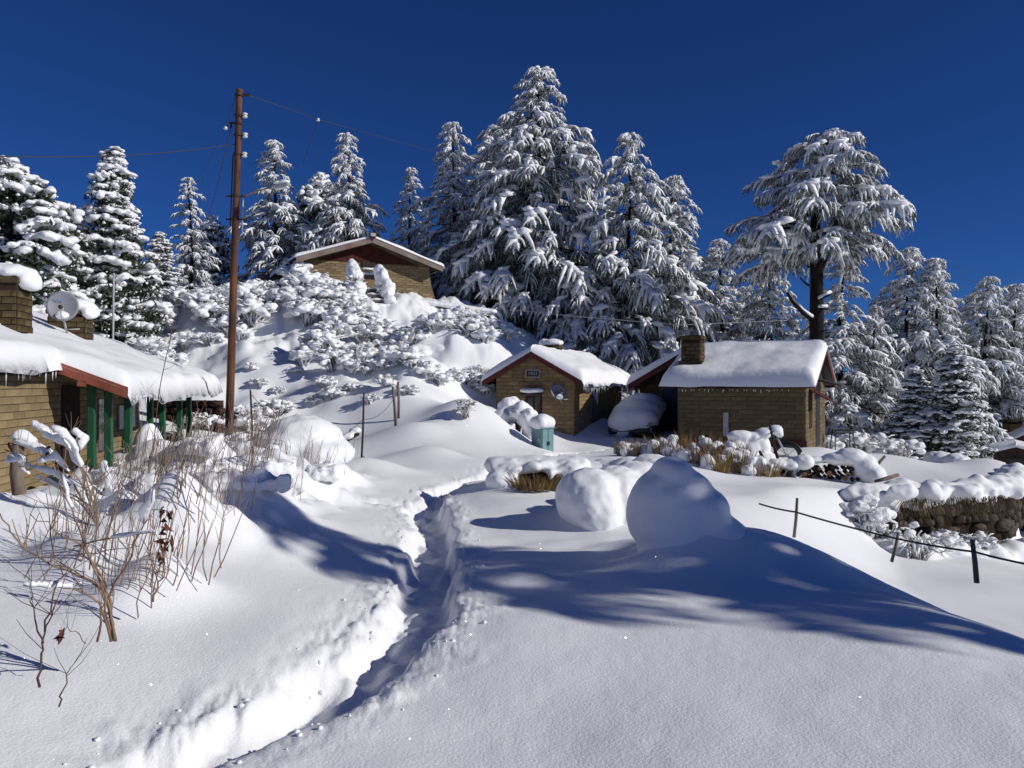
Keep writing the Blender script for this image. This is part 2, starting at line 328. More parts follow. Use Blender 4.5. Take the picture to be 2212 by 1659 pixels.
def rbf(x, y):
    out = np.full(x.shape, _w[_n]) + _w[_n+1]*x + _w[_n+2]*y
    for i in range(_n): out = out + _w[i]*_phi((x-_C[i, 0])**2 + (y-_C[i, 1])**2)
    return out
PATH = np.array([(-3.8,.6),(-2.9,1.8),(-2.2,2.7),(-1.62,3.5),(-1.2,4.1),(-.84,4.8),(-.62,5.7),(-.68,6.8),(-.78,8.2),(-.95,9.9),(-1.18,11.2),(-1.12,12.5),(-.83,13.6),(-.42,14.7),(.2,16.8),(.9,18.8),(1.6,20.6),(2.9,21.6)])
BR = np.array([(-1.2,11.4),(-1.9,11.4),(-2.6,11.25),(-3.0,11.7)])
EDGE = np.array([(6,-8),(5.4,2),(4.6,5),(4.1,7),(3.8,8.5),(3.8,10),(4.5,12),(5.6,14),(6.8,15.5),(10.3,17.0),(12.2,19.5),(14,23),(18,30),(26,45),(50,80)])
def pdist(x, y, pl):
    """distance to polyline, side sign (+ right of travel), arclength param index"""
    best = np.full(x.shape, 1e9); sgn = np.zeros(x.shape); par = np.zeros(x.shape)
    for i in range(len(pl)-1):
        a = pl[i]; d = pl[i+1]-a; L2 = d@d; t = np.clip(((x-a[0])*d[0]+(y-a[1])*d[1])/L2, 0, 1)
        dx = x-(a[0]+t*d[0]); dy = y-(a[1]+t*d[1]); q = dx*dx+dy*dy; m = q < best
        best = np.where(m, q, best); sgn = np.where(m, np.sign(dx*d[1]-dy*d[0]), sgn); par = np.where(m, i+t, par)
    return np.sqrt(best), sgn, par
BUMPS = [(-3.3,12.7,.62,.62,.62),(-2.55,14.6,.8,.5,.25),(-1.7,16.4,.9,.6,.28),(.75,13.0,1.5,.75,.26),(-.15,12.0,.7,.55,.22),(1.9,12.7,.8,.7,.18),(-.4,15.7,1.1,.6,.15),(-2.4,19.5,1.3,.7,.35),
 (-.95,20.9,1.2,.8,.55),(-3.6,22.4,1.4,.9,.45),(-5.6,23.2,1.3,.8,.4),(-4.7,24.5,1.3,.7,.45),(-7.2,24.6,1.2,.8,.45),(-2.6,24.2,1.3,.8,.5),(-8.6,26.0,1.3,.9,.5),(-6.3,26.2,1.2,.7,.45),(-1.5,26.6,1.2,1.1,.5),(-3.0,26.8,1.1,.9,.45),
 (2.5,7.7,1.1,.9,.16),(1.75,9.6,.9,.6,.2),(7.8,20.0,1.0,.6,.2),(9.6,20.4,1.1,.7,.2),(12.0,20.2,.9,.8,.35),(3.4,16.2,1.2,.6,.2),(4.6,18.9,1.1,.5,.25),(-5.0,17.0,.9,.8,.3),(-5.4,14.5,.7,.6,.35),(-4.6,13.2,.7,.6,.35),
 (-4.3,6.8,.6,.5,.22),(-3.4,9.4,.55,.5,.25),(-4.1,9.9,.6,.5,.3),(-2.75,8.8,.5,.6,.2),(-3.3,10.8,.5,.5,.3),(-4.0,11.6,.6,.5,.3),(-1.5,5.1,.4,1.0,.05)]
BUMPS += [(.98,9.3,.62,.5,.14),(2.05,7.2,.65,.5,.17),(1.5,7.1,.5,.4,.10),(1.35,9.9,.6,.5,.2),(.55,12.55,.75,.45,.10),(1.2,12.6,.8,.5,.08)]
BED = [(470, 1175, 7.2), (520, 1130, 8.2), (555, 1105, 9.0), (440, 1150, 7.6), (390, 1130, 8.2), (600, 1090, 9.8), (350, 1170, 7.0), (320, 1120, 8.3), (680, 1075, 11.2), (640, 1060, 11.8), (280, 1105, 8.8), (500, 1065, 10.4), (560, 1040, 12.0), (430, 1080, 9.8), (370, 1085, 9.4), (460, 1035, 11.8), (545, 1090, 9.4), (410, 1185, 7.0), (700, 1045, 12.5), (520, 1010, 13.2), (330, 1215, 5.7), (265, 1230, 5.3), (195, 1200, 5.8), (135, 1180, 6.0), (385, 1235, 5.7), (250, 1110, 7.4)]
for (_px, _py, _Y) in BED: BUMPS.append(((_px-1106)/FPX*_Y, _Y+.05, .26+.05*(_px % 3), .22+.05*(_px % 2), .10+.03*(_px % 4)))
def H(x, y, fine=True):
    x = np.asarray(x, float); y = np.asarray(y, float)
    z = rbf(x, y)
    for (bx, by, rx, ry, h) in BUMPS:
        q = ((x-bx)/rx)**2 + ((y-by)/ry)**2; z = z + h*np.exp(-q*1.15)
    hill = ss(20.8, 24, y)*ss(2.5, -1.0, x)*ss(48, 36, y)*ss(-22, -16, x)
    z = z + hill*(.26*noise2(x*.7+3, y*.7, 41) + .17*noise2(x*1.6, y*1.6+5, 42) + .10*noise2(x*3.6, y*3.6, 44)*ss(24, 27, y) + .05*noise2(x*8, y*8, 45)*ss(24.5, 28, y))
    z = z + .07*noise2(x*.55, y*.55, 3) + .03*noise2(x*1.3, y*1.3, 4)*ss(2, 5, y)
    bed = ss(-1.9, -2.7, x)*ss(6.2, 7.2, y)*ss(14.5, 12.5, y)*ss(-6.2, -5, x); z = z + bed*(.22*np.maximum(noise2(x*1.7, y*1.7, 51), -.3)+.11*noise2(x*3.7, y*3.7, 52)+.04*noise2(x*8, y*8, 53))
    # shallow wind ripples in the shaded hollow right of the trench
    rip = ss(-.4, .1, x)*ss(2.4, 1.2, x)*ss(6.3, 7, y)*ss(9, 8.2, y); z = z + rip*.05*noise2(x*1.6, y*3.4, 9)
    # lower ground beyond the edge on the right
    d, s, par = pdist(x, y, EDGE)
    wdt = np.interp(par, [0, 5.2, 7.4, 8.0, 8.3, 11, 12, 14], [1.8, 1.5, 1.0, .4, .16, .16, 1.2, 3])
    lowz = -1.25 - .10*(x-6) - .025*(y-10); lowz = np.maximum(lowz, -9) + .08*noise2(x*.8, y*.8, 12)
    m = ss(-1, 1, s*d/wdt)
    z = z*(1-m) + np.minimum(lowz, z)*m
    # rounded lip of the terrace
    r = np.hypot(x, y); far = ss(45, 130, r); z = z*(1-far) - 16*far - np.maximum(r-130, 0)*.03
    # trodden trench
    d, s, par = pdist(x, y, PATH); dd = d*s
    jig = .055*noise2(x*5.5, y*5.5, 21)+.03*noise2(x*13, y*13, 22)
    dep = np.interp(par, [0, 7, 9, 11, 13, 16], [.13, .17, .18, .17, .15, .12]); wd = np.interp(par, [0, 5, 8, 11, 16], [.19, .19, .18, .16, .14])
    e = np.abs(d)+jig
    lft = s < 0; cut = np.where(lft, 1-ss(wd*.75, wd*1.9, e+.05*noise2(x*3, y*3, 61)), 1-ss(wd*.8, wd*1.3, e))
    z = z - np.where(lft, .09*np.exp(-(dd/.95)**2), .09*np.exp(-(dd/.22)**2))*np.interp(par, [0, 9, 12], [1, .8, .3])
    floor = .05*noise2(x*4.2, y*3.1, 23)+.03*noise2(x*9, y*9, 24)
    z = z - cut*(dep+floor)
    rim = ss(wd*1.1, wd*1.5, e)*(1-ss(wd*1.6, wd*3.6, e)); app = ss(-1.0, -.25, dd)*ss(-.12, -.22, dd)
    lum = .6*np.abs(noise2(x*6.5, y*6.5, 25))+.35*np.abs(noise2(x*15, y*15, 26))+.2*np.abs(noise2(x*31, y*31, 27)); patch = .35+.65*ss(-.4, .5, noise2(x*1.9, y*1.9, 29))
    z = z + rim*patch*(.012+.055*(lum-.2)) - app*(.03*ss(-.75, -.2, dd)) + app*patch*.03*(lum-.25)
    d, s, par = pdist(x, y, BR); e = d+.05*noise2(x*7, y*7, 28); z = z - (1-ss(.07, .2, e))*.12 + ss(.12, .2, e)*(1-ss(.2, .45, e))*.05*lum
    if fine:
        near = 1-ss(9, 16, r)
        z = z + near*(.004*noise2(x*4, y*4, 31)+.0012*noise2(x*17, y*17, 32))
    return z
def G(px, py, y0=2.5, y1=60.0):
    """ground point seen at a picture position"""
    Y = np.geomspace(y0, y1, 900); p = P(px, py, 1.0); X = p[0]*Y; Z = EYE + (p[2]-EYE)*Y
    g = H(X, Y, False); hit = np.nonzero(Z <= g)[0]; i = hit[0] if len(hit) else len(Y)-1
    return np.array((X[i], Y[i], g[i]))
def gz(x, y): return float(H(np.array([x]), np.array([y]), False)[0])
# one sheet: polar grid, fine in the direction the photograph looks
az = np.concatenate((np.linspace(-180, -46, 50)[:-1], np.linspace(-46, -36, 30)[:-1], np.linspace(-36, 36, 660), np.linspace(36, 46, 30)[1:], np.linspace(46, 180, 50)[1:-1]))
rad = np.concatenate((np.linspace(.05, 1.4, 12)[:-1], np.geomspace(1.4, 60, 470), np.geomspace(60, 3500, 40)[1:]))
AZ, RD = np.meshgrid(np.radians(az), rad); GX = (RD*np.sin(AZ)).ravel(); GY = (RD*np.cos(AZ)).ravel()
GZ = H(GX, GY); na = len(az); nr = len(rad)
I, J = np.meshgrid(np.arange(nr-1), np.arange(na), indexing='ij'); J2 = (J+1) % na
GF = np.stack((I*na+J, I*na+J2, (I+1)*na+J2, (I+1)*na+J), -1).reshape(-1, 4)[:, ::-1]
g = obj('snow_ground', np.stack((GX, GY, GZ), 1), GF, 'ground', None, True); struct(g)
# ------------------------------------------------------------------ vegetation library
SP = [(-1, -.1), (-.72, .55), (0, .95), (.72, .55), (1, -.1), (0, -.35)]
SP5 = [(-1, -.15), (0, .9), (1, -.15), (0, -.35)]
def blades(pts, n, ln, wd, r, down=1.0, spread=.5, side=.1):
    """thin hanging triangles along a curve"""
    k = len(pts); t = r.random(n)*(k-1); i = np.minimum(t.astype(int), k-2); f = (t-i)[:, None]
    p = pts[i]*(1-f)+pts[i+1]*f; p = p + (r.random((n, 3))-.5)*np.array((side, side, side*.5))
    d = np.stack(((r.random(n)-.5)*2*spread, (r.random(n)-.5)*2*spread, -down*(.6+.6*r.random(n))), 1); d /= np.linalg.norm(d, axis=1)[:, None]
    L = ln*(.5+.8*r.random(n)); w = np.cross(d, r.normal(size=(n, 3))); w /= np.linalg.norm(w, axis=1)[:, None]+1e-9
    V = np.stack((p - w*wd*.5, p + w*wd*.5, p + d*L[:, None]), 1).reshape(-1, 3)
    return V, np.arange(3*n).reshape(-1, 3)
def frond(seed, droop=.42, nf=8, fat=1.0):
    """drooping conifer spray of unit length along +x: snow ridges on top, needle fringe below"""
    r = np.random.default_rng(seed); snow = []; fol = []
    t = np.linspace(0, 1, 7); main = np.stack((t, .06*np.sin(t*3+seed), .10*t-droop*t**2.1), 1)
    def ridge(pts, w0, segs):
        k = len(pts); s = np.linspace(0, 1, k)
        w = w0*(np.clip(1-s, 0, 1)**.55*.85+.10)*(1+.35*(r.random(k)-.5))
        w[0] *= .6
        snow.append(sweep(pts+np.array((0, 0, .012)), w, w*(.75+.2*r.random()), SP5))
    ridge(main, .10*fat, 7); fol.append(blades(main, 30, .20, .032, r, side=.14))
    if fat > .8:
        for k in range(4):
            V0, F0 = LUMPS1[r.integers(5)]; tk = r.uniform(.08, .6); sz = r.uniform(.10, .17)*fat; p0 = np.array([np.interp(tk, t, main[:, j]) for j in range(3)]); snow.append((V0*np.array((sz*1.5, sz*1.15, sz*.55))+p0+np.array((0, r.normal()*.10, .02)), F0))
    for k in range(nf):
        tk = .12+.72*(k+.5*r.random())/nf; sd = 1 if k % 2 else -1
        p0 = np.array([np.interp(tk, t, main[:, j]) for j in range(3)])
        ang = sd*R(r.uniform(16, 50)); l = (.62*(1-tk)+.2)*r.uniform(.6, 1.25)
        u = np.linspace(0, 1, 4)[:, None]; dx = np.array((math.cos(ang), math.sin(ang), 0))
        c = p0 + dx*l*u*(1-.18*u) + np.array((0, 0, 1.))*(.08*l*u - (.62+.35*r.random())*l*u**1.8)
        ridge(c, .088*fat*r.uniform(.65, 1.2), 5); fol.append(blades(c, 15, .18, .03, r, side=.11))
    return cat(snow), cat(fol)
FR = [frond(100+i, droop=.5+.10*(i % 3), nf=6+(i % 3), fat=.85+.22*(i % 4)) for i in range(7)]
FRC = [frond(180+i, droop=.36+.06*(i % 2), nf=8, fat=.8+.25*(i % 3)) for i in range(5)]
FRT = [frond(140+i, droop=.62, nf=6, fat=.9) for i in range(3)]
FRL = [frond(160+i, droop=.62, nf=7, fat=.42) for i in range(4)]     # shaded, frosted rather than loaded
def place_fronds(sets, lib, rg):
    """sets: list of (pos, az, pitch, roll, size) -> snow mesh, foliage mesh"""
    lists = [[] for _ in lib]
    for s in sets: lists[rg.integers(len(lib))].append(s)
    sn = []; fo = []
    for l, (sb, fb) in zip(lists, lib):
        if not l: continue
        ms = np.array([rotm(a, p, ro)*sz for (_, a, p, ro, sz) in l]); ts = np.array([q for (q, *_ ) in l])
        sn.append(scatter(sb, ms, ts)); fo.append(scatter(fb, ms, ts))
    return sn, fo
def conifer(seed, Ht, Rm, nb, h0=.06, prof=1.0, size=(.5, 1.5), trunk=.16, lightfrac=.25, lead=True, tipr=.22, up=.12):
    """returns mesh data for trunk+branches, needles, snow; base at origin"""
    r = np.random.default_rng(seed); std = []; lit = []; mb = MB(); ga = 2.39996
    lean = np.array((r.normal()*.02, r.normal()*.02))
    zz = np.linspace(-.6, Ht*.97, 9); tx = np.stack((lean[0]*zz+.05*np.sin(zz*.9+seed), lean[1]*zz+.05*np.cos(zz*.7+seed), zz), 1)
    mb.tube(tx, np.linspace(trunk, .02, 9), 7)
    for i in range(nb):
        h = h0 + (1-h0)*((i+.5)/nb)**1.12; h = min(.985, h + r.normal()*.008)
        if h < h0: h = h0
        az = i*ga + r.normal()*.35
        rr = (Rm*(1-h)**prof + tipr)*r.uniform(.62, 1.18)*(1+.18*math.sin(h*17+seed))*(1+.14*math.sin(az*2+seed))
        base = np.array([np.interp(h*Ht, zz, tx[:, j]) for j in range(3)])
        d = np.array((math.cos(az), math.sin(az), 0.)); sz = np.clip((.42*rr+.28)*r.uniform(.75, 1.3), *size)
        ub = up + .25*h
        ts = np.linspace(0, 1, 5)
        L = max(rr-sz*.45, .05); cv = base + d*(L*ts)[:, None] + np.array((0, 0, 1.))*(ub*L*ts - .30*L*ts**2)[:, None]
        if L > .35: mb.tube(cv, np.linspace(.012+.022*rr*.35, .012, 5), 4, cap=False)
        tilt = (ub - .60)*.5
        std.append((cv[-1], az+r.normal()*.15, tilt+r.normal()*.12, r.normal()*.15, sz))
        m = int(np.clip(L/(sz*.42), 0, 6))
        for k in range(m):
            f = (k+.35+.3*r.random())/(m+.2); q = cv[0]*(1-f)+cv[-1]*f
            q = np.array([np.interp(f, ts, cv[:, j]) for j in range(3)]); sd = 1 if (k+i) % 2 else -1
            rec = (q, az+sd*R(r.uniform(22, 68)), tilt*.8+r.normal()*.15, r.normal()*.2, sz*r.uniform(.65, .95))
            (lit if r.random() < lightfrac+.5*(1-f)*(1 if h < .6 else .4) else std).append(rec)
    if lead:
        top = tx[-1]
        for k in range(7):
            std.append((top+np.array((0, 0, -.10*k)), k*2.2+seed, -.75-.1*r.random(), 0, .34+.055*k))
    s1, f1 = place_fronds(std, FR, r); s2, f2 = place_fronds(lit, FRL, r)
    return (mb.v, mb.f), cat(f1+f2), cat(s1+s2)
def tree_thing(name, data, loc, label, group=None, rz=0, sc=1.0):
    t = thing(name, label, 'tree', (0, 0, 0), group)
    obj('trunk', data[0][0], data[0][1], 'bark', t, True)
    obj('crown', data[1][0], data[1][1], 'needle' if data[3:] == () else data[3], t, False)
    obj('snow', data[2][0], data[2][1], 'tsnow', t, True)
    t.location = tuple(map(float, loc)); t.rotation_euler = (0, 0, rz); t.scale = (sc, sc, sc) if np.isscalar(sc) else sc
    return t
# leafy clump for broad evergreen trees
def clump(seed, n=70, leaf=.13):
    r = np.random.default_rng(seed); d = r.normal(size=(n, 3)); d /= np.linalg.norm(d, axis=1)[:, None]; d[:, 2] *= .75
    p = d*(r.random(n)**.45)[:, None]
    a = r.normal(size=(n, 3)); a /= np.linalg.norm(a, axis=1)[:, None]; b = np.cross(a, r.normal(size=(n, 3))); b /= np.linalg.norm(b, axis=1)[:, None]
    L = leaf*(1.2+r.random(n))[:, None]; w = leaf*.55
    V = np.stack((p-a*L, p+b*w, p+a*L, p-b*w), 1).reshape(-1, 3); q = np.arange(4*n).reshape(-1, 4)
    F = np.concatenate((q[:, [0, 1, 2]], q[:, [0, 2, 3]]))
    sn = []; bl = []
    for k in range(17):
        az = r.random()*6.28; rr = .95*r.random()**.6; q = r.uniform(.13, .28)
        bl.append(((rr*math.cos(az), rr*math.sin(az), .60*math.sqrt(max(0, 1-rr*rr))+.03), (q*r.uniform(.8, 1.5), q*r.uniform(.8, 1.5), q*.62)))
    sn.append(merged_data(bl, .115, .10, 3.5, 1, seed))
    for k in range(12):
        V0, F0 = LUMPS1[r.integers(5)]; s = r.uniform(.05, .12); sn.append((V0*s+d[k]*.95, F0))
    return cat(sn), (V, F)
CL = [clump(200+i) for i in range(5)]
def clump_tree(seed, Ht, Rm, n, shape, size=(.5, .95), trunk=.16):
    """shape(h)->relative radius"""
    r = np.random.default_rng(seed); mb = MB(); zz = np.linspace(-.6, Ht*.92, 7); tx = np.stack((.12*np.sin(zz*.6+seed), .12*np.cos(zz*.5), zz), 1)
    mb.tube(tx, np.linspace(trunk, .03, 7), 7); sets = []
    for i in range(n):
        h = (i+.5)/n; rr = Rm*shape(h)*(r.random()**.42); az = i*2.39996+r.normal()*.4
        q = np.array((rr*math.cos(az), rr*math.sin(az), h*Ht+r.normal()*.12)); sz = r.uniform(*size)*(.55+.45*min(1, shape(h)*1.3))
        sets.append((q, r.random()*6.28, 0, 0, sz))
        if i % 3 == 0:
            b = np.array((np.interp(max(0, q[2]-.5*rr), zz, tx[:, 0]), np.interp(max(0, q[2]-.5*rr), zz, tx[:, 1]), max(.1, q[2]-.55*rr)))
            mb.tube(np.stack((b, (b+q)/2+np.array((0, 0, .08)), q)), (.05, .035, .012), 4, cap=False)
    s, f = place_fronds(sets, CL, r)
    return (mb.v, mb.f), cat(f), cat(s), 'leaf'
# ---- shrubs: arching twigs with snow along them and lumps on top
def shrub_data(seed, n=34, h=1.0, sp=.75, snow=1.0, lumps=14, arch=.5, tr=.011):
    r = np.random.default_rng(seed); tw = []; sn = []
    for i in range(n):
        az = r.random()*6.28; l = h*r.uniform(.55, 1.15); out = sp*r.uniform(.2, 1.0)
        t = np.linspace(0, 1, 6); b = np.array(((r.random()-.5)*.35*sp, (r.random()-.5)*.35*sp, -.05))
        p = b + np.stack((math.cos(az)*out*t**1.3, math.sin(az)*out*t**1.3, l*(t*1.25-arch*t**2.4)), 1) + r.normal(size=(6, 3))*.018
        m = MB().tube(p, np.linspace(tr, tr*.4, 6), 3, cap=False); tw.append((np.array(m.v), np.concatenate([np.array([(a, b2, c), (a, c, d)]) for a, b2, c, d in m.f])))
        for q in range(2):     # side twig
            j = r.integers(2, 5); d = r.normal(size=3)*.5; d[2] = abs(d[2])*.5; e = p[j]+d*.32*h; mid = (p[j]+e)/2+np.array((0, 0, .03))
            m = MB().tube(np.stack((p[j], mid, e)), (tr*.6, tr*.45, tr*.3), 3, cap=False); tw.append((np.array(m.v), np.concatenate([np.array([(a, b2, c), (a, c, d2)]) for a, b2, c, d2 in m.f])))
            if r.random() < .55*snow: sn.append(sweep(np.stack((p[j], mid, e))+np.array((0, 0, tr)), np.full(3, tr*1.5)*r.uniform(1.0, 2.4), np.full(3, tr*2.6), SP5))
        if r.random() < .8*snow:
            w = tr*r.uniform(1.8, 4.4)*(np.array((.5, 1, 1.2, 1.1, 1, .5))); sn.append(sweep(p+np.array((0, 0, tr*.6)), w, w*1.15, SP5))
    if lumps > 9:
        bl = []
        for k in range(lumps):
            az = r.random()*6.28; rr = sp*.85*r.random()**.6; q = r.uniform(.07, .17)*(.6+.4*h); zt = h*(.80-.5*(rr/sp)**2)*r.uniform(.55, 1.05)
            bl.append(((rr*math.cos(az), rr*math.sin(az), zt), (q*r.uniform(.9, 1.6), q*r.uniform(.9, 1.5), q*.75)))
        sn.append(merged_data(bl, .05, .05, 6, 1, seed)); lumps = 0
    for k in range(lumps):
        az = r.random()*6.28; rr = sp*.8*r.random()**.6; V0, F0 = LUMPS2[r.integers(6)]; s = r.uniform(.04, .13)*(.6+.4*h)
        zt = h*(.78-.45*(rr/sp)**2)*r.uniform(.45, 1.05); sn.append((V0*np.array((s*1.25, s, s*.95))+np.array((rr*math.cos(az), rr*math.sin(az), zt)), F0))
    return cat(tw), (cat(sn) if sn else None)
SH = [shrub_data(300+i, n=42+5*(i % 3), h=.9+.1*(i % 3), sp=.75+.12*(i % 2), lumps=22+8*(i % 3), snow=.85, arch=.55) for i in range(6)]
def shrub_thing(name, data, loc, label, group=None, m='twig', rz=0, sc=1.0, cat_='shrub'):
    t = thing(name, label, cat_, (0, 0, 0), group)
    obj('twigs', data[0][0], data[0][1], m, t, False)
    if data[1] is not None: obj('snow', data[1][0], data[1][1], 'tsnow', t, True)
    t.location = tuple(map(float, loc)); t.rotation_euler = (0, 0, rz); t.scale = (sc,)*3 if np.isscalar(sc) else sc
    return t
# ------------------------------------------------------------------ trees
def at(px, Y, dz=0.0):
    x = (px-1106)/FPX*Y; return np.array((x, Y, gz(x, Y)+dz))
def htop(px, py, Y): b = at(px, Y); return float(EYE-(py-829.5)/FPX*Y - b[2])
TREES = {}
def plant(key, data, px, py, Y, unit, label, rz=0.0, wid=1.0, name='snowy_conifer', proto={}):
    """put a tree so that its top stands at the picture row py; unit = height of the mesh"""
    b = at(px, Y); s = htop(px, py, Y)/unit
    if key in proto: return copy_thing(proto[key], b, rz, (s*wid, s*wid, s), label, 'tree', None, name)
    t = tree_thing(name, data, b, label, None, rz, (s*wid, s*wid, s)); proto[key] = t; return t
cA = conifer(11, 10, 3.0, 125, .05, 1.0, (.5, 1.25))
cB = conifer(12, 10, 2.7, 125, .05, 1.15, (.45, 1.2), lightfrac=.35)
cC = conifer(13, 9, 1.6, 85, .04, .9, (.4, .8))
cD = conifer(14, 10, 3.3, 130, .05, .85, (.5, 1.4), lightfrac=.5)
main = conifer(15, 12, 4.7, 200, .07, 1.0, (.6, 1.55), trunk=.26, lightfrac=.42, tipr=.3)
kA = clump_tree(21, 7, 2.2, 120, lambda h: max(.12, math.sin(min(1, h*1.05)*math.pi)**.6), (.5, .95))
kB = clump_tree(22, 8, 1.9, 130, lambda h: max(.08, (1-h)**.75*min(1, .45+h*4)), (.45, .85))
plant('main', main, 1172, 138, 39, 12, 'tallest and widest snow-laden cedar behind the brick hut with the satellite dish', .4, 1.0, 'cedar_tree')
plant('cD', cD, 1095, 228, 42, 10, 'snowy cedar pressed against the left flank of the tallest cedar', 1.9, 1.05, 'cedar_tree')
plant('cA', cA, 985, 250, 44, 10, 'snow-covered conifer just right of the slender one behind the hilltop house', .7)
SHADE = bpy.data.objects['cedar_tree']
plant('cC', cC, 1038, 277, 46, 9, 'narrow snowy conifer squeezed between two larger ones left of the tallest cedar', 0, 1.1)
plant('cC', cC, 873, 347, 47, 9, 'slender lone conifer against the sky right of the hilltop house ridge', 2.0, .95)
plant('cA', cA, 757, 281, 40, 10, 'snowy conifer rising behind the ridge of the hilltop house', 2.6, 1.0)
plant('cB', cB, 600, 291, 40, 10, 'snowy conifer right behind the street lamp arm', 1.1, 1.2)
plant('cC', cC, 416, 371, 37, 9, 'thin conifer standing just left of the rusty pole', 3.3, 1.05)
plant('cD', cD, 1352, 275, 36.5, 10, 'snowy cedar with arched boughs on the right shoulder of the tallest cedar', .2, .92, 'cedar_tree')
plant('cA', cA, 1440, 372, 38.5, 10, 'round-topped snowy cedar right of the arched-bough cedar', 4.0, 1.15, 'cedar_tree')
plant('cB', cB, 1562, 508, 38, 10, 'shorter snowy conifer left of the flat-topped cedar', 2.2, 1.35)
plant('cD', cD, 1668, 555, 35.5, 10, 'snowy conifer under the left boughs of the flat-topped cedar', 3.0, 1.0)
plant('cB', cB, 1812, 522, 34, 10, 'frosted conifer behind the bare trunk of the flat-topped cedar', 5.0, 1.15)
plant('cD', cD, 1885, 650, 36, 10, 'low spreading conifer right of the red-gabled house', 1.2, .85)
plant('cA', cA, 1951, 525, 44, 10, 'first tall conifer right of the flat-topped cedar', 3.6, 1.05)
plant('cC', cC, 1985, 555, 49, 9, 'dark slim conifer peeping between two right-hand conifers', 1.0, 1.1)
plant('cB', cB, 2030, 543, 43, 10, 'second tall conifer right of the flat-topped cedar', .3, 1.1)
plant('cB', cB, 2122, 585, 46, 10, 'third tall conifer right of the flat-topped cedar', 4.4, 1.1)
plant('cA', cA, 2186, 600, 47, 10, 'conifer cut by the right edge of the picture', 5.2, 1.15)
plant('cC', cC, 2214, 612, 52, 9, 'half-hidden conifer at the very right edge behind another', 2.2, 1.5)
plant('cD', cD, 1905, 628, 50, 10, 'conifer half hidden between the low spreading one and the first tall one', 2.0, 1.0)
plant('cA', cA, 2078, 632, 54, 10, 'conifer filling the gap behind the second and third tall conifers', 1.4, 1.2)
plant('cD', cD, 2160, 660, 53, 10, 'conifer filling the gap left of the one cut by the right edge', .9, 1.1)
plant('cD', cD, 1505, 590, 45, 10, 'distant conifer between the round-topped cedar and the shorter conifer', 3.9, 1.1)
plant('cA', cA, 1618, 610, 46, 10, 'distant conifer behind the left boughs of the flat-topped cedar', .6, 1.2)
plant('cC', cC, 1922, 590, 48, 9, 'narrow dark spire left of the first tall conifer', 1.7, 1.3)
plant('cC', cC, 2062, 600, 50, 9, 'narrow spire tucked right behind the second tall conifer', 2.9, 1.4)
plant('cC', cC, 2098, 652, 49, 9, 'short narrow spire left of the third tall conifer', .5, 1.5)
plant('cC', cC, 2152, 622, 50, 9, 'narrow spire right of the third tall conifer', 3.8, 1.4)
plant('kB', kB, 246, 332, 27.5, 8, 'bushy snow-clumped evergreen behind the left chimneys', .5, 1.0, 'evergreen_tree')
plant('kA', kA, 28, 365, 24, 7, 'dark round-headed evergreen at the left edge', 1.0, 1.0, 'evergreen_tree')
plant('kA', kA, 150, 475, 27, 7, 'smaller evergreen between the round-headed and the bushy one on the left', 2.6, .75, 'evergreen_tree')
plant('kB', kB, 345, 505, 33, 8, 'small snow-clumped evergreen left of the thin conifer', 3.0, 1.25, 'evergreen_tree')
plant('kA', kA, 452, 478, 42, 7, 'dark rounded evergreen partly hidden by the rusty pole', 4.2, .8, 'evergreen_tree')
plant('kA', kA, 690, 390, 44, 7, 'dark broad evergreen between the two conifers behind the hilltop house', 5.0, .75, 'evergreen_tree')
plant('kB', kB, 2062, 752, 30, 8, 'shaded snow-lumped evergreen bush-tree at the right below the tall conifers', 1.3, 1.25, 'evergreen_tree')
plant('kB', kB, 1975, 800, 31, 8, 'low snowy evergreen beside the shaded bush-tree on the right', 2.9, 1.5, 'evergreen_tree')
# shade-giving conifer just outside the picture on the right
for (x_, y_, w_, h_, rz_, lb_) in ((15.0, 3.05, .80, 10.4, 1.0, 'tall cedar beyond the right edge whose shadow crosses the snow'),):
    z_ = gz(x_, y_); copy_thing(bpy.data.objects['snowy_conifer.005'] if 0 else SHADE, (x_, y_, z_), rz_, (w_, w_, (h_-z_)/12), lb_, 'tree', None, 'cedar_tree')
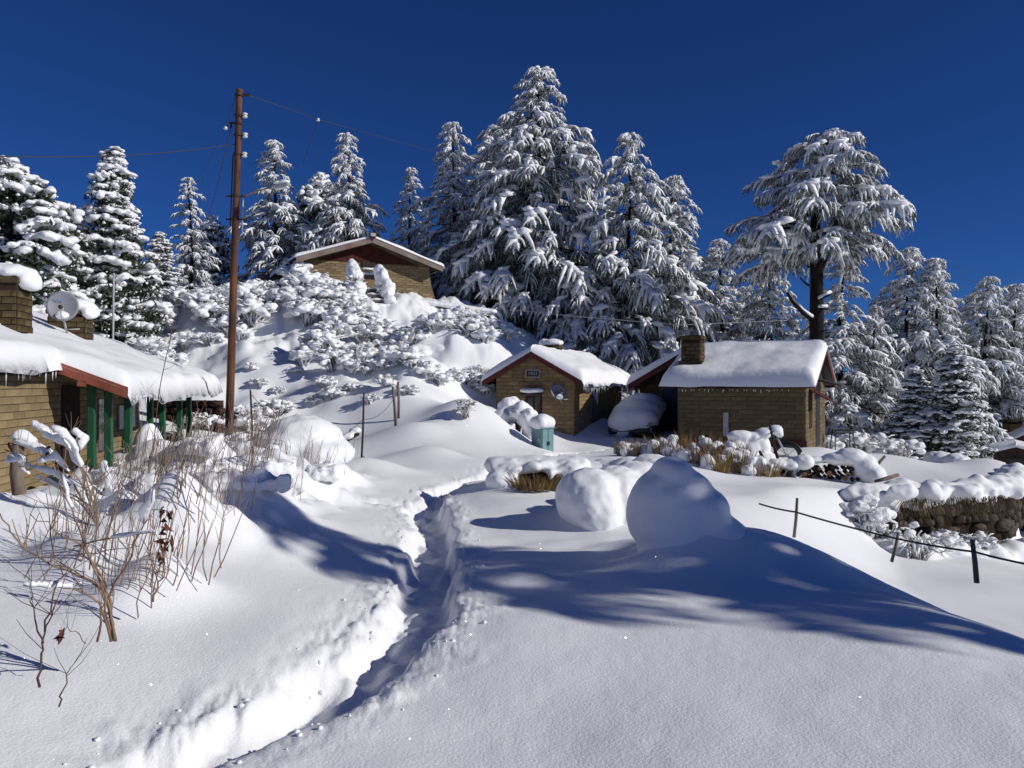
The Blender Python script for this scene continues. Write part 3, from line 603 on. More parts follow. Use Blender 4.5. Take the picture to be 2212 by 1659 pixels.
# flat-topped cedar
def flat_cedar():
    r = np.random.default_rng(77); mb = MB(); Y = 30.0; base = at(1762, Y); std = []; lit = []
    def W3(px, py, dy=0): return P(px, py, Y+dy)
    tr = [base+np.array((0, 0, -.5)), W3(1764, 700), W3(1764, 600), W3(1760, 500), W3(1768, 420), W3(1780, 350), W3(1790, 305)]
    mb.tube(np.array(tr), (.29, .26, .23, .20, .15, .10, .05), 9)
    tiers = [(540, 3.4, 7), (505, 3.2, 7), (462, 3.6, 11), (410, 2.9, 9), (372, 2.6, 9), (335, 1.9, 8), (308, 1.3, 7), (292, .8, 5)]
    i = 0
    for (py, rad_, n) in tiers:
        c = W3(1768+ (545-py)*.08, py); 
        for k in range(n):
            az = i*2.39996+r.normal()*.3; i += 1
            if py == 545 and math.cos(az) > -.2: continue
            rr = rad_*r.uniform(.6, 1.08)*(.9 if math.cos(az) > .3 else 1.05); d = np.array((math.cos(az), math.sin(az), 0)); ts = np.linspace(0, 1, 6); sz = np.clip(.33*rr+.45, .6, 1.55); L = max(rr-.55*sz, .1)
            rise = (.20 if py > 340 else .32)+r.normal()*.06
            cv = c + d*(L*ts)[:, None] + np.array((0, 0, 1.))*(L*(rise*ts-.26*ts**2))[:, None]
            mb.tube(cv, np.linspace(.03+.02*rr, .015, 6), 5, cap=False)
            std.append((cv[-1], az+r.normal()*.1, -.12+r.normal()*.08, r.normal()*.1, sz))
            m = int(L/(sz*.46))
            for q in range(m):
                f = (q+.9+.3*r.random())/(m+.6); w = np.array([np.interp(f, ts, cv[:, j]) for j in range(3)]); sd = 1 if q % 2 else -1
                (std if r.random() < .78 else lit).append((w, az+sd*R(r.uniform(25, 60)), -.15+r.normal()*.12, r.normal()*.12, sz*r.uniform(.7, .95)))
    # bare limbs and broken stubs on the trunk
    for pts, r0 in (([(1764, 600), (1782, 560), (1800, 520), (1806, 480), (1822, 455)], .12), ([(1762, 690), (1735, 676), (1712, 652), (1700, 632)], .10), ([(1765, 560), (1785, 535), (1795, 500)], .08),
                    ([(1764, 650), (1785, 640), (1796, 636)], .05), ([(1764, 620), (1740, 612), (1728, 600)], .05), ([(1764, 668), (1788, 668)], .05), ([(1764, 580), (1742, 574)], .05), ([(1762, 720), (1790, 712)], .05)):
        pp = np.array([W3(a, b, -.25-.12*j) for j, (a, b) in enumerate(pts)]); pp[0, 1] = Y
        mb.tube(pp, np.linspace(r0, r0*.45, len(pp)), 6)
    s1, f1 = place_fronds(std, FRC, r); s2, f2 = place_fronds(lit, FRL, r)
    sn = s1+s2
    for pts in ([(1756, 688), (1735, 674), (1712, 650), (1700, 630)], [(1768, 648), (1785, 638), (1796, 634)], [(1768, 666), (1788, 665)]):
        pp = np.array([W3(a, b-3, -.3) for a, b in pts]); k = len(pp); sn.append(sweep(pp, np.full(k, .07), np.full(k, .09), SP5))
    t = thing('flat_topped_cedar', 'flat-topped cedar with a long bare trunk and broken stubs behind the red-gabled house', 'tree', base)
    obj('trunk', mb.v, mb.f, 'bark', t, True); V, F = cat(f1+f2); obj('crown', V, F, 'needle', t); V, F = cat(sn); obj('snow', V, F, 'tsnow', t, True)
flat_cedar()
# bare deciduous tree behind the roofs
def bare_tree(loc, h, seed, label):
    r = np.random.default_rng(seed); mb = MB(); sn = []
    def grow(p, d, l, rad_, depth):
        k = 5; t = np.linspace(0, 1, k)[:, None]; bend = r.normal(size=3)*.18; q = p + d*l*t + bend*l*t**2
        mb.tube(q, np.linspace(rad_, rad_*.6, k), 4 if depth else 6, cap=False)
        if depth: sn.append(sweep(q+np.array((0, 0, rad_*.6)), np.full(k, rad_*.9+.008), np.full(k, rad_*1.0+.012), SP5))
        if depth < 4:
            for c in range(3):
                nd = d + r.normal(size=3)*.55; nd[2] = nd[2]*.8+.12; nd /= np.linalg.norm(nd); f = r.integers(2, k); grow(q[f], nd, l*.68, rad_*.55, depth+1)
    grow(np.zeros(3), np.array((0, 0, 1.)), h*.34, .10, 0)
    t = thing('bare_tree', label, 'tree', (0, 0, 0)); obj('trunk', mb.v, mb.f, 'twig', t, True); V, F = cat(sn); obj('snow', V, F, 'tsnow', t, True); t.location = tuple(map(float, loc)); return t
bare_tree(at(1610, 29.5), 4.6, 5, 'leafless tree with snow-lined branches behind the red-gabled house ridge')
bare_tree(at(1465, 30.5), 3.8, 6, 'leafless tree with snow-lined twigs behind the brick chimney')
# ------------------------------------------------------------------ building helpers
UP = np.array((0, 0, 1.))
_bm = {}
def brick_mesh(L, C, m, d=.03):
    k = (round(L, 2), round(C, 3), m)
    if k not in _bm:
        e = .006; h = C/2; l = L/2
        V = [(-l, 0, -h), (l, 0, -h), (l, 0, h), (-l, 0, h), (-l, -d+e, -h), (l, -d+e, -h), (l, -d+e, h), (-l, -d+e, h), (-l+e, -d, -h+e), (l-e, -d, -h+e), (l-e, -d, h-e), (-l+e, -d, h-e)]
        F = [(4, 5, 9, 8), (5, 6, 10, 9), (6, 7, 11, 10), (7, 4, 8, 11), (8, 9, 10, 11), (0, 1, 5, 4), (1, 2, 6, 5), (2, 3, 7, 6), (3, 0, 4, 7)]
        _bm[k] = raw_mesh('brick', V, F, m)
    return _bm[k]
def brick_wall(parent, O, r, n, w, h, m='brick', L=.40, C=.12, gap=.009, openings=(), shape=None, seed=0, name='brick'):
    """bricks one by one on the plane through O (bottom-left corner of the face), r to the right, n outwards"""
    rg = random.Random(seed); ang = math.atan2(r[1], r[0]); rows = int(h/C); po = org(parent); cnt = 0
    for i in range(rows):
        z0 = i*C; zm = z0+C/2; a, b = shape(zm) if shape else (0, w)
        if b-a < .1: continue
        iv = [(a, b)]
        for (u0, u1, v0, v1) in openings:
            if v0 < zm < v1:
                iv = [p for s, e in iv for p in ((s, min(e, u0)), (max(s, u1), e)) if p[1]-p[0] > .05]
        for s, e in iv:
            u = s - (L/2 if i % 2 else 0) - ((s-0) % L if s != a else 0)
            while u < e-.03:
                l0 = max(u, s); l1 = min(u+L, e); u += L
                ln = l1-l0-gap
                if ln < .05: continue
                o = bpy.data.objects.new(name, brick_mesh(ln, C-gap, m, .018)); COL.objects.link(o); o.parent = parent
                c = np.asarray(O)+r*((l0+l1)/2)+UP*zm + n*rg.uniform(-.006, .002)
                o.location = tuple(c-po); o.rotation_euler = (0, 0, ang); cnt += 1
    return cnt
def snow_slab(name, parent, P0, eu, ev, T, nu=40, nv=24, curl=.10, over=.06, endround=(1, 1), seed=0, m='snow', amp=.02, ridge_round=False, bare=None):
    """pillow of snow on a sloping sheet: P0 ridge start, eu along the ridge, ev down the slope"""
    P0 = np.asarray(P0, float); eu = np.asarray(eu, float); ev = np.asarray(ev, float); Lu = np.linalg.norm(eu); Lv = np.linalg.norm(ev)
    u = np.concatenate((np.linspace(-over/Lu, .06, 7)[:-1], np.linspace(.06, .94, nu), np.linspace(.94, 1+over/Lu, 7)[1:])); v = np.concatenate((np.linspace(0, .88, nv), np.linspace(.88, 1+over*2/Lv, 9)[1:]))
    U, Vv = np.meshgrid(u, v, indexing='ij'); X = P0 + U[..., None]*eu + Vv[..., None]*ev
    w = T*1.1
    du0 = (U+over/Lu)*Lu; du1 = (1+over/Lu-U)*Lu; dv = (1+over*2/Lv-Vv)*Lv
    rd = lambda d: np.sqrt(np.clip(1-(1-np.clip(d/w, 0, 1))**2, 0, 1))
    th = T*(.8+.45*np.clip(Vv, 0, 1))*rd(dv)*(rd(du0) if endround[0] else 1)*(rd(du1) if endround[1] else 1)
    if ridge_round: th = th*rd(Vv*Lv+.02)
    if bare is not None: th = th*bare(U, Vv)
    nz = noise3(X[..., 0]*1.7, X[..., 1]*1.7, X[..., 2]*1.7, seed)+.22*noise3(X[..., 0]*4, X[..., 1]*4, X[..., 2]*4, seed+1)
    th = th*(1+.16*nz) + amp*nz*np.minimum(1, th/T)
    dp = np.clip((Vv-1)*Lv/(over*2), 0, 1)**1.5*curl*(1+.5*noise2(U*Lu*2.2, U*0, seed+5))
    top = X + UP*(th-dp)[..., None]; bot = X - UP*(dp*1.05)[..., None]+UP*.004
    a, b = U.shape; idx = np.arange(a*b).reshape(a, b); F = []
    q = np.stack((idx[:-1, :-1], idx[:-1, 1:], idx[1:, 1:], idx[1:, :-1]), -1).reshape(-1, 4); N = a*b
    F.append(q); F.append(q[:, ::-1]+N)
    ring = np.concatenate((idx[0, :-1], idx[:-1, -1], idx[-1, :0:-1], idx[:0:-1, 0])); r2 = np.roll(ring, -1)
    F.append(np.stack((ring, r2, r2+N, ring+N), -1))
    return obj(name, np.concatenate((top.reshape(-1, 3), bot.reshape(-1, 3))), np.concatenate(F), m, parent, True)
def icicles(parent, A, B, n, lmax, seed, droop=0.0):
    r = random.Random(seed); A = np.asarray(A, float); B = np.asarray(B, float)
    for i in range(n):
        t = (i+r.random())/n; p = A*(1-t)+B*t; l = lmax*r.uniform(.25, 1)*(.4+.6*r.random())
        MB().tube(np.stack((p, p-UP*l*.5, p-UP*l)), (.016, .010, .002), 5).build('icicle', 'ice', parent, True)
def frame(n):
    n = np.array((n[0], n[1], 0.)); n /= np.linalg.norm(n); r = np.array((-n[1], n[0], 0.)); return r, n
class House:
    """gabled hut: gable face with normal n at v=0, u to the right along it, v into the house"""
    def __init__(s, name, label, FL, n, w, dep, z0, ze, zr, cat_='hut', zbase=None):
        s.r, s.n = frame(n); s.b = -s.n; s.w = w; s.dep = dep; s.z0 = z0; s.ze = ze; s.zr = zr
        s.FL = np.array((FL[0], FL[1], 0.)); s.t = thing(name, label, cat_, (FL[0], FL[1], z0))
        poly = [s.at(0, 0, z0-.6), s.at(w, 0, z0-.6), s.at(w, 0, ze), s.at(w/2, 0, zr), s.at(0, 0, ze)]
        s.wall = MB().prism(poly, s.b*dep).build('wall', 'mortar', s.t)
    def at(s, u, v, z): return s.FL + s.r*u + s.b*v + UP*z
    def gshape(s, inset=.0):
        def f(z):
            zz = s.z0+z
            if zz <= s.ze-.02: return (inset, s.w-inset)
            k = (s.zr-zz)/(s.zr-s.ze); return (s.w/2*(1-k)+.05, s.w/2*(1+k)-.05)
        return f
    def roof(s, os=.3, of=.3, ob=.2, th=.05, m='tin', board='red', bh=.16, snow=.25, seed=0, bare=None, endr=(1, 1), curl=.12):
        slope = (s.zr-s.ze)/(s.w/2); z_e = s.ze-os*slope; dz = .035
        for k, sgn in enumerate((-1, 1)):
            ur = s.w/2; ue = -os if sgn < 0 else s.w+os
            A = s.at(ur, -of, s.zr+dz); E = s.at(ue, -of, z_e+dz)
            sh = MB().prism([A, E, E+UP*th, A+UP*th], s.b*(s.dep+of+ob)).build('roof_sheet', m, s.t)
            # barge boards at the front and back, fascia at the eave
            for vv, nm in ((-of-.03, 'bargeboard'), (s.dep+ob+.005, 'bargeboard')):
                a = s.at(ur, vv, s.zr+dz+th+.01); e = s.at(ue, vv, z_e+dz+th+.01)
                MB().prism([a, e, e-UP*bh, a-UP*bh], s.b*.025).build(nm, board, s.t)
            e0 = s.at(ue, -of, z_e+dz); MB().prism([e0, e0+UP*-.06, e0-UP*.06+s.r*sgn*.02, e0+s.r*sgn*.02], s.b*(s.dep+of+ob)).build('fascia', 'darkwood', s.t)
            if snow: snow_slab('roof_snow', s.t, A+UP*(th+.006), s.b*(s.dep+of+ob), E-A, snow, seed=seed+k, bare=bare[k] if bare else None, endround=endr, curl=curl)
def chimney(parent, c, ang, w, d, z0, z1, capw=.05, m='chimbrick', snow=None, C=.11, L=.26):
    """brick stack; returns the chimney part"""
    r = np.array((math.cos(ang), math.sin(ang), 0)); f = np.array((math.sin(ang), -math.cos(ang), 0)); c = np.array((c[0], c[1], 0.))
    core = MB().box(c+UP*(z0+z1)/2, (w/2, d/2, (z1-z0)/2), (r, f, UP)).build('chimney', 'soil', parent)
    for (a, b, ww, dd) in ((r, f, w, d), (f, -r, d, w), (-f, r, d, w), (-r, -f, w, d)):
        # face with normal b, right direction a
        O = c + b*dd/2 - a*ww/2 + UP*z0
        aa = np.array((-b[1], b[0], 0.)); O = c + b*dd/2 - aa*ww/2 + UP*z0
        brick_wall(core, O, aa, b, ww, z1-z0-.12, m, L, C, .012, seed=int(z1*100))
    MB().box(c+UP*(z1-.07), (w/2+capw, d/2+capw, .05), (r, f, UP)).build('coping', m, core, bevel=.012)
    return core
# ------------------------------------------------------------------ G: brick hut with gable and dish
th = R(20); nG = (-math.sin(th), -math.cos(th)); rG, _ = frame(nG)
FR_ = np.array((1.81, 23.5)); wG = 2.43; FLg = FR_ - rG[:2]*wG
hG = House('brick_hut', 'small tan brick hut with a red-edged gable and a satellite dish on its front', FLg, nG, wG, 6.5, .0, 1.84, 2.52)
winG = (.95, 1.45, .75, 1.32)
brick_wall(hG.wall, hG.at(0, 0, 0), hG.r, hG.n, wG, 2.5, 'brick_g', .36, .115, openings=[winG, (.98, 1.36, 1.86, 2.06)], shape=hG.gshape(), seed=1)
brick_wall(hG.wall, hG.at(wG, 0, 0), hG.b, hG.r, 2.2, 1.84, 'brick_g', .36, .115, seed=2)
hG.roof(.32, .30, .15, board='red', bh=.17, snow=.25, seed=11)
u0, u1, v0, v1 = winG
wd = MB().box(hG.at((u0+u1)/2, -.012, (v0+v1)/2), ((u1-u0)/2, .012, (v1-v0)/2), (hG.r, hG.n, UP)).build('window', 'glass', hG.t)
for (a, b, hh) in (((u0+u1)/2, v0+.02, 0), ((u0+u1)/2, v1-.02, 0)):
    MB().box(hG.at(a, -.03, b), ((u1-u0)/2, .014, .02), (hG.r, hG.n, UP)).build('window_frame', 'darkwood', wd)
for a in (u0+.02, (u0+u1)/2, u1-.02): MB().box(hG.at(a, -.032, (v0+v1)/2), (.02, .012, (v1-v0)/2-.04), (hG.r, hG.n, UP)).build('window_frame', 'darkwood', wd)
MB().prism([hG.at(u0-.08, -.02, v1+.16), hG.at(u0-.08, -.36, v1+.02), hG.at(u0-.08, -.36, v1-.01), hG.at(u0-.08, -.02, v1+.12)], hG.r*(u1-u0+.16)).build('window_hood', 'tin', hG.t)
merged_snow('hood_snow', [(hG.at(u0+.1, -.22, v1+.14), (.22, .16, .075)), (hG.at(u1-.1, -.22, v1+.14), (.24, .16, .08)), (hG.at((u0+u1)/2, -.25, v1+.13), (.25, .15, .08))], hG.t, .025, .01)
pl = MB().box(hG.at(1.17, -.012, 1.96), (.20, .018, .10), (hG.r, hG.n, UP)).build('number_plaque', 'black', hG.t)
for (c, h2) in (((1.17, 2.065), (.215, .02, .012)), ((1.17, 1.855), (.215, .02, .012)), ((.96, 1.96), (.012, .02, .10)), ((1.38, 1.96), (.012, .02, .10))):
    MB().box(hG.at(c[0], -.02, c[1]), h2, (hG.r, hG.n, UP)).build('plaque_border', 'greymetal', pl)
def text_on(txt, o, r, n, size, m, parent, name='lettering', depth=.002):
    cu = bpy.data.curves.new('t', 'FONT'); cu.body = txt; cu.size = size; cu.align_x = 'CENTER'; cu.align_y = 'CENTER'; cu.extrude = depth
    ob = bpy.data.objects.new('t', cu); COL.objects.link(ob); dg = bpy.context.evaluated_depsgraph_get(); me = bpy.data.meshes.new_from_object(ob.evaluated_get(dg)); bpy.data.objects.remove(ob)
    up = np.cross(n, r); V = np.zeros((len(me.vertices), 3)); me.vertices.foreach_get('co', V.ravel()) if False else None
    V = np.array([v.co[:] for v in me.vertices]); Wv = np.asarray(o)+V[:, :1]*r+V[:, 1:2]*up+V[:, 2:3]*n
    return obj(name, Wv, [tuple(p.vertices) for p in me.polygons], m, parent)
text_on('1903', hG.at(1.17, -.034, 1.96), hG.r, hG.n, .15, 'greymetal', pl)
MB().box(hG.at(wG, 2.45, .95)+hG.r*.01, (.36, .02, .95), (hG.b, hG.r, UP)).build('door', 'bluedoor', hG.t)
icicles(hG.t, hG.at(wG+.34, -.2, 1.60), hG.at(wG+.34, 3.0, 1.60), 34, .34, 3)
icicles(hG.t, hG.at(-.34, -.25, 1.58), hG.at(-.34, 1.6, 1.58), 16, .42, 4)
cg = hG.at(wG/2-.12, 2.3, 0); ch = chimney(hG.t, cg, th*-1, .46, .4, 2.25, 2.92)
merged_snow('chimney_snow', [(cg+UP*2.99, (.34, .30, .13)), (cg+UP*2.98-hG.r*.28, (.22, .24, .15))], ch, .03, .015)
# dish on its front
def dish(name, label, c, nrm, rad_, mount, seed, letters=None, snowlow=True, m='dish'):
    nrm = np.asarray(nrm, float); nrm /= np.linalg.norm(nrm); t = thing(name, label, 'satellite dish', mount)
    c = np.asarray(c, float); r = np.cross(UP, nrm); r /= np.linalg.norm(r); up = np.cross(nrm, r)
    V = []; F = []; nr_, ns = 6, 32
    for side in (0, 1):
        for i in range(nr_+1):
            q = rad_*i/nr_
            for j in range(ns):
                a = 2*math.pi*j/ns; V.append(c + r*q*math.cos(a)*.94 + up*q*math.sin(a) + nrm*(.22*q*q/rad_ - .22*rad_ - .012*side))
    for side in (0, 1):
        o = side*(nr_+1)*ns
        for i in range(nr_):
            for j in range(ns): F.append((o+i*ns+j, o+i*ns+(j+1) % ns, o+(i+1)*ns+(j+1) % ns, o+(i+1)*ns+j))
    for j in range(ns): a = nr_*ns+j; b = nr_*ns+(j+1) % ns; o = (nr_+1)*ns; F.append((a, b, b+o, a+o))
    rf = obj('reflector', V, F, m, t, True)
    fp = c + nrm*rad_*.95 - up*rad_*.35
    MB().tube(np.stack((c-up*rad_*.98-nrm*.02, c-up*rad_*.85+nrm*rad_*.45, fp)), .012, 6).build('feed_arm', 'greymetal', t, True)
    MB().lathe(fp, -nrm+up*.2, [(.02, -.05), (.04, -.04), (.04, .03), (.025, .06)], 10).build('feed_horn', 'black', t, True)
    mount = np.asarray(mount, float)
    MB().tube(np.stack((c-nrm*rad_*.25, c-nrm*rad_*.25-up*rad_*.5, mount)), .022, 7).build('mast', 'greymetal', t, True)
    MB().tube(np.stack(((c+mount)/2-up*rad_*.3, (c+mount)/2-up*rad_*.25+r*rad_*.8)), .012, 5).build('strut', 'greymetal', t, True)
    if snowlow: merged_snow('snow', [(c-up*rad_*.62-nrm*rad_*.02, np.abs(r)*rad_*.36+np.abs(up)*rad_*.26+np.abs(nrm)*.07)], t, .02, .008)
    if letters: text_on(letters, c-nrm*(.215*rad_-.066)+up*rad_*.40-r*rad_*.22, r, nrm, rad_*.26, 'blue', t)
    return t
dn = hG.n*.7+hG.r*.55+UP*.45; dc = P(1207, 846, 23.35)
dish('satellite_dish', 'satellite dish with snow in its bowl on the front of the numbered brick hut', dc, dn, .26, hG.at(2.08, -.03, 1.1), 1)
# ------------------------------------------------------------------ M: shaded middle hut
th2 = R(24); nM = (-math.sin(th2), -math.cos(th2)); rM, _ = frame(nM)
FLm = P(1382, 830, 26.3)[:2]
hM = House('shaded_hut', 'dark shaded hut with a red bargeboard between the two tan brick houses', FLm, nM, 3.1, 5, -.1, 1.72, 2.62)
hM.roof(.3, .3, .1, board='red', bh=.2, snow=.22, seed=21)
brick_wall(hM.wall, hM.at(0, 0, -.1), hM.r, hM.n, 1.9, 1.8, 'chimbrick', .4, .125, openings=[(.75, 1.45, 0, 1.65)], seed=5)  # dark chimney stone colour paints the shade between the houses into these bricks
hM.wall.data.materials[0] = M['darkwood']  # not timber: dark colour put on the wall in place of deep shade
MB().box(hM.at(1.1, -.012, .72), (.34, .02, .82), (hM.r, hM.n, UP)).build('door', 'bluedoor', hM.t)
# ------------------------------------------------------------------ R: house with chimney, eave to the camera
th3 = R(28); nR = (math.cos(th3), -math.sin(th3)); FRr = np.array((7.66, 21.0))
hR = House('red_gabled_house', 'tan brick house with thick roof snow, stout chimney and a red gable on its right', FRr, nR, 4.0, 3.4, -.1, 1.72, 2.60, 'house')
fr = -hR.r   # outward normal of the long front wall (faces the camera)
brick_wall(hR.wall, hR.at(0, 3.4, -.1), hR.n, fr, 3.4, 1.75, 'brick_r', .42, .118, seed=7)
brick_wall(hR.wall, hR.at(0, 0, -.1), hR.r, hR.n, 4.0, 1.8, 'brick_r', .42, .118, openings=[(.62, 1.12, .55, 1.55), (1.9, 2.75, 0, 1.75)], seed=8)
MB().box(hR.at(.87, -.012, .95), (.25, .014, .5), (hR.r, hR.n, UP)).build('window', 'darkwood', hR.t)
MB().box(hR.at(2.32, -.012, .72), (.41, .014, .85), (hR.r, hR.n, UP)).build('door', 'black', hR.t)
MB().prism([hR.at(.1, -.01, 1.72), hR.at(3.9, -.01, 1.72), hR.at(2.0, -.01, 2.55)], hR.n*.03).build('gable_boards', 'greengable', hR.t)
MB().prism([hR.at(.45, -.03, 1.52), hR.at(.45, -.55, 1.22), hR.at(.45, -.55, 1.19), hR.at(.45, -.03, 1.48)], hR.r*.85).build('window_hood', 'red', hR.t)
MB().prism([hR.at(1.7, -.03, 1.80), hR.at(1.7, -.7, 1.62), hR.at(1.7, -.7, 1.58), hR.at(1.7, -.03, 1.76)], hR.r*1.3).build('porch_roof', 'tin', hR.t)
MB().box(hR.at(-.02, -.0, .02)+hR.b*1.7, (.05, 1.74, .14), (hR.r, hR.n, UP)).build('plinth', 'darkstone', hR.t)
hR.roof(.36, .26, .35, board='red', bh=.20, snow=.27, seed=31, curl=.03)
MB().box(hR.at(0, 2.05, .55)+fr*.035, (.07, .02, .32), (hR.n, fr, UP)).build('wall_patch', 'greymetal', hR.t)
MB().box(hR.at(0, 2.15, 1.52)+fr*.03, (.14, .02, .05), (hR.n, fr, UP)).build('vent', 'black', hR.t)
icicles(hR.t, hR.at(-.40, .3, 1.50), hR.at(-.40, 3.3, 1.50), 26, .14, 9)
cc = P(1497, 800, 22.75); chR = chimney(hR.t, cc, -th3, .52, .48, 1.6, 3.02, .05)
MB().box(np.array((cc[0], cc[1], 2.20)), (.33, .31, .10), ((math.cos(th3), -math.sin(th3), 0), (math.sin(th3), math.cos(th3), 0), UP)).build('chimney_base', 'chimbrick', chR, bevel=.02)
# ridge chimney stub seen over the roof with a snow hat
c2 = P(1590, 765, 25.6); ch2 = chimney(hR.t, c2, -th3, .85, .5, 2.0, 2.66, .04)
merged_snow('chimney_snow', [(np.array((c2[0], c2[1], 2.72)), (.46, .34, .17)), (np.array((c2[0]+.15, c2[1], 2.74)), (.34, .3, .2))], ch2, .03, .015)
# ------------------------------------------------------------------ U: house on the hill
thu = R(25); nU = (math.sin(thu), -math.cos(thu)); FLu = (-8.57, 33.0); wU = 5.45
hU = House('hilltop_house', 'low brick house with a wide fascia-edged gable on top of the snowy hill', FLu, nU, wU, 5.5, 5.2, 6.80, 7.70, 'house')
def shU(z):
    zz = 5.2+z
    fl = .30*max(0, 1-(zz-5.2)/1.2)**2
    if zz < 6.78: return (0, wU+fl-.0)
    return (0, 0)
brick_wall(hU.wall, hU.at(0, 0, 5.2), hU.r, hU.n, wU, 1.62, 'brick_old', .38, .105, openings=[(2.0, 3.3, 1.15, 1.6)], shape=shU, seed=9)
MB().box(hU.at(2.65, -.005, 6.575), (.64, .02, .215), (hU.r, hU.n, UP)).build('plaster_panel', 'mortar', hU.t)
MB().prism([hU.at(.55, -.012, 6.80), hU.at(wU-.55, -.012, 6.80), hU.at(wU/2, -.012, 7.57)], hU.n*.03).build('gable_boards', 'gablered', hU.t)
MB().box(hU.at(2.75, -.05, 6.72), (.32, .03, .10), (hU.r, hU.n, UP)).build('gable_vent', 'darkwood', hU.t)
# flared buttress at the right corner
MB().prism([hU.at(wU, 0, 4.8), hU.at(wU+.34, 0, 4.8), hU.at(wU+.24, 0, 5.5), hU.at(wU+.10, 0, 5.95), hU.at(wU, 0, 6.5)], hU.b*.6).build('buttress', 'mortar', hU.t)
hU.roof(.40, .62, .2, board='fascia', bh=.24, snow=.13, seed=41, curl=.05)
fl_ = hU.at(wU/2, -.73, 7.76); fl = thing('floodlight', 'black floodlight on the gable peak of the hilltop house', 'floodlight', fl_)
MB().box(fl_+UP*.10, (.14, .06, .10), (hU.r, hU.n, UP)).build('housing', 'black', fl, bevel=.01); MB().box(fl_+UP*.10+hU.n*.065, (.11, .006, .07), (hU.r, hU.n, UP)).build('lens', 'greymetal', fl)
MB().tube(np.stack((fl_+UP*.02, fl_-UP*.12+hU.b*.06)), .02, 6).build('bracket', 'darkiron', fl)
# stone steps below it
for k, (px, py) in enumerate([(800, 586), (798, 597), (806, 628), (814, 640), (822, 652), (828, 664)]):
    Yk = 32.7-.33*k; p = P(px, py, Yk); st = thing('stone_step', ['topmost', 'second', 'third', 'fourth', 'fifth', 'lowest'][k]+' stone step of the snowy stair below the hilltop house', 'step', p-UP*.12, 'stone steps below the hilltop house')
    MB().box(p-UP*.04, (.42, .20, .07), (hU.r, hU.n, UP)).build('tread', 'stone', st, bevel=.015)
    merged_snow('snow', [(p+UP*.07-hU.r*.15, (.26, .17, .07)), (p+UP*.07+hU.r*.15, (.26, .17, .075))], st, .03, .012)
# ------------------------------------------------------------------ L: house on the left with verandah
dL = np.array((-.178, .984, 0)); dL /= np.linalg.norm(dL); nL = np.array((dL[1], -dL[0], 0)); OL = np.array((-6.5, 9.2, 0.))
def La(u, v, z): return OL + dL*u - nL*v + UP*z      # v > 0 into the house
def zroof(v): return 1.97+.39*v
L_ = thing('verandah_house', 'brick house at the left edge with a green-posted verandah under heavy roof snow', 'house', La(0, 0, .0))
wallL = MB().prism([La(-4, 0, -.5), La(-4, 0, 1.93), La(-4, 3.3, 3.2), La(-4, 6.6, 1.93), La(-4, 6.6, -.5)], dL*12).build('wall', 'mortar', L_)
brick_wall(wallL, La(.2, 0, -.1), dL, nL, 7.8, 2.0, 'brick', .40, .105, openings=[(3.35, 4.15, 0, 1.75), (5.1, 5.7, .5, 1.5)], seed=12)
MB().box(La(3.95, -.012, .75), (.39, .02, .86), (dL, nL, UP)).build('door', 'darkwood', L_)
MB().box(La(5.6, -.012, .9), (.29, .02, .48), (dL, nL, UP)).build('window', 'glass', L_)
for u in (6.7, 7.25): MB().box(La(u, -.05, 1.0), (.25, .012, .23), (dL, nL, UP)).build('hung_sheet', 'paper', L_)
# far end wall
# roof: main slope (cut back at the wall for u<2.85, carried over the verandah beyond)
def slab(v0, v1, u0, u1, name='roof_sheet'):
    a = La(u0, v1, zroof(v1)); b = La(u0, v0, zroof(v0)); return MB().prism([a, b, b+UP*.05, a+UP*.05], dL*(u1-u0)).build(name, 'tin', L_)
slab(-.18, 3.3, -4.2, 2.84); slab(-1.15, 3.3, 2.86, 10.6)
a = La(-4.2, 3.3, zroof(3.3)); b = La(-4.2, 6.9, zroof(3.3)-.39*3.6); MB().prism([a, b, b+UP*.05, a+UP*.05], dL*14.8).build('roof_sheet', 'tin', L_)
bb0 = La(2.80, -.06, zroof(-.06)+.10); bb1 = La(2.80, -1.2, zroof(-1.2)+.10)
MB().prism([bb0, bb1, bb1-UP*.17, bb0-UP*.17], dL*.035).build('bargeboard', 'rustred', L_)
MB().box(La(2.9, -.55, zroof(-.55)-.10), (.10, .06, .04), (dL, nL, UP)).build('rafter_end', 'rustred', L_)
MB().prism([La(2.86, -1.15, zroof(-1.15)), La(2.86, -1.18, zroof(-1.18)), La(2.86, -1.18, zroof(-1.18)-.10), La(2.86, -1.15, zroof(-1.15)-.10)], dL*7.74).build('fascia', 'darkwood', L_)
MB().prism([La(-4.2, -.18, zroof(-.18)), La(-4.2, -.21, zroof(-.18)), La(-4.2, -.21, zroof(-.18)-.14), La(-4.2, -.18, zroof(-.18)-.14)], dL*7.0).build('fascia', 'darkwood', L_)
sn0 = UP*.056
snow_slab('roof_snow', L_, La(-4.2, 3.3, zroof(3.3))+sn0, dL*7.1, La(0, -.18, zroof(-.18))-La(0, 3.3, zroof(3.3)), .19, 60, 30, seed=51, endround=(1, 0), curl=.10)
snow_slab('roof_snow', L_, La(2.86, 3.3, zroof(3.3))+sn0, dL*7.74, La(0, -1.15, zroof(-1.15))-La(0, 3.3, zroof(3.3)), .20, 70, 36, seed=52, endround=(1, 1), curl=.16)
snow_slab('roof_snow', L_, La(-4.2, 3.3, zroof(3.3))+sn0, dL*14.8, La(0, 6.9, zroof(3.3)-.39*3.6)-La(0, 3.3, zroof(3.3)), .24, 40, 20, seed=53)
icicles(L_, La(1.0, -.24, zroof(-.18)-.02), La(2.7, -.24, zroof(-.18)-.02), 12, .42, 14); icicles(L_, La(2.95, -1.25, zroof(-1.15)-.05), La(4.0, -1.25, zroof(-1.15)-.05), 8, .30, 15)
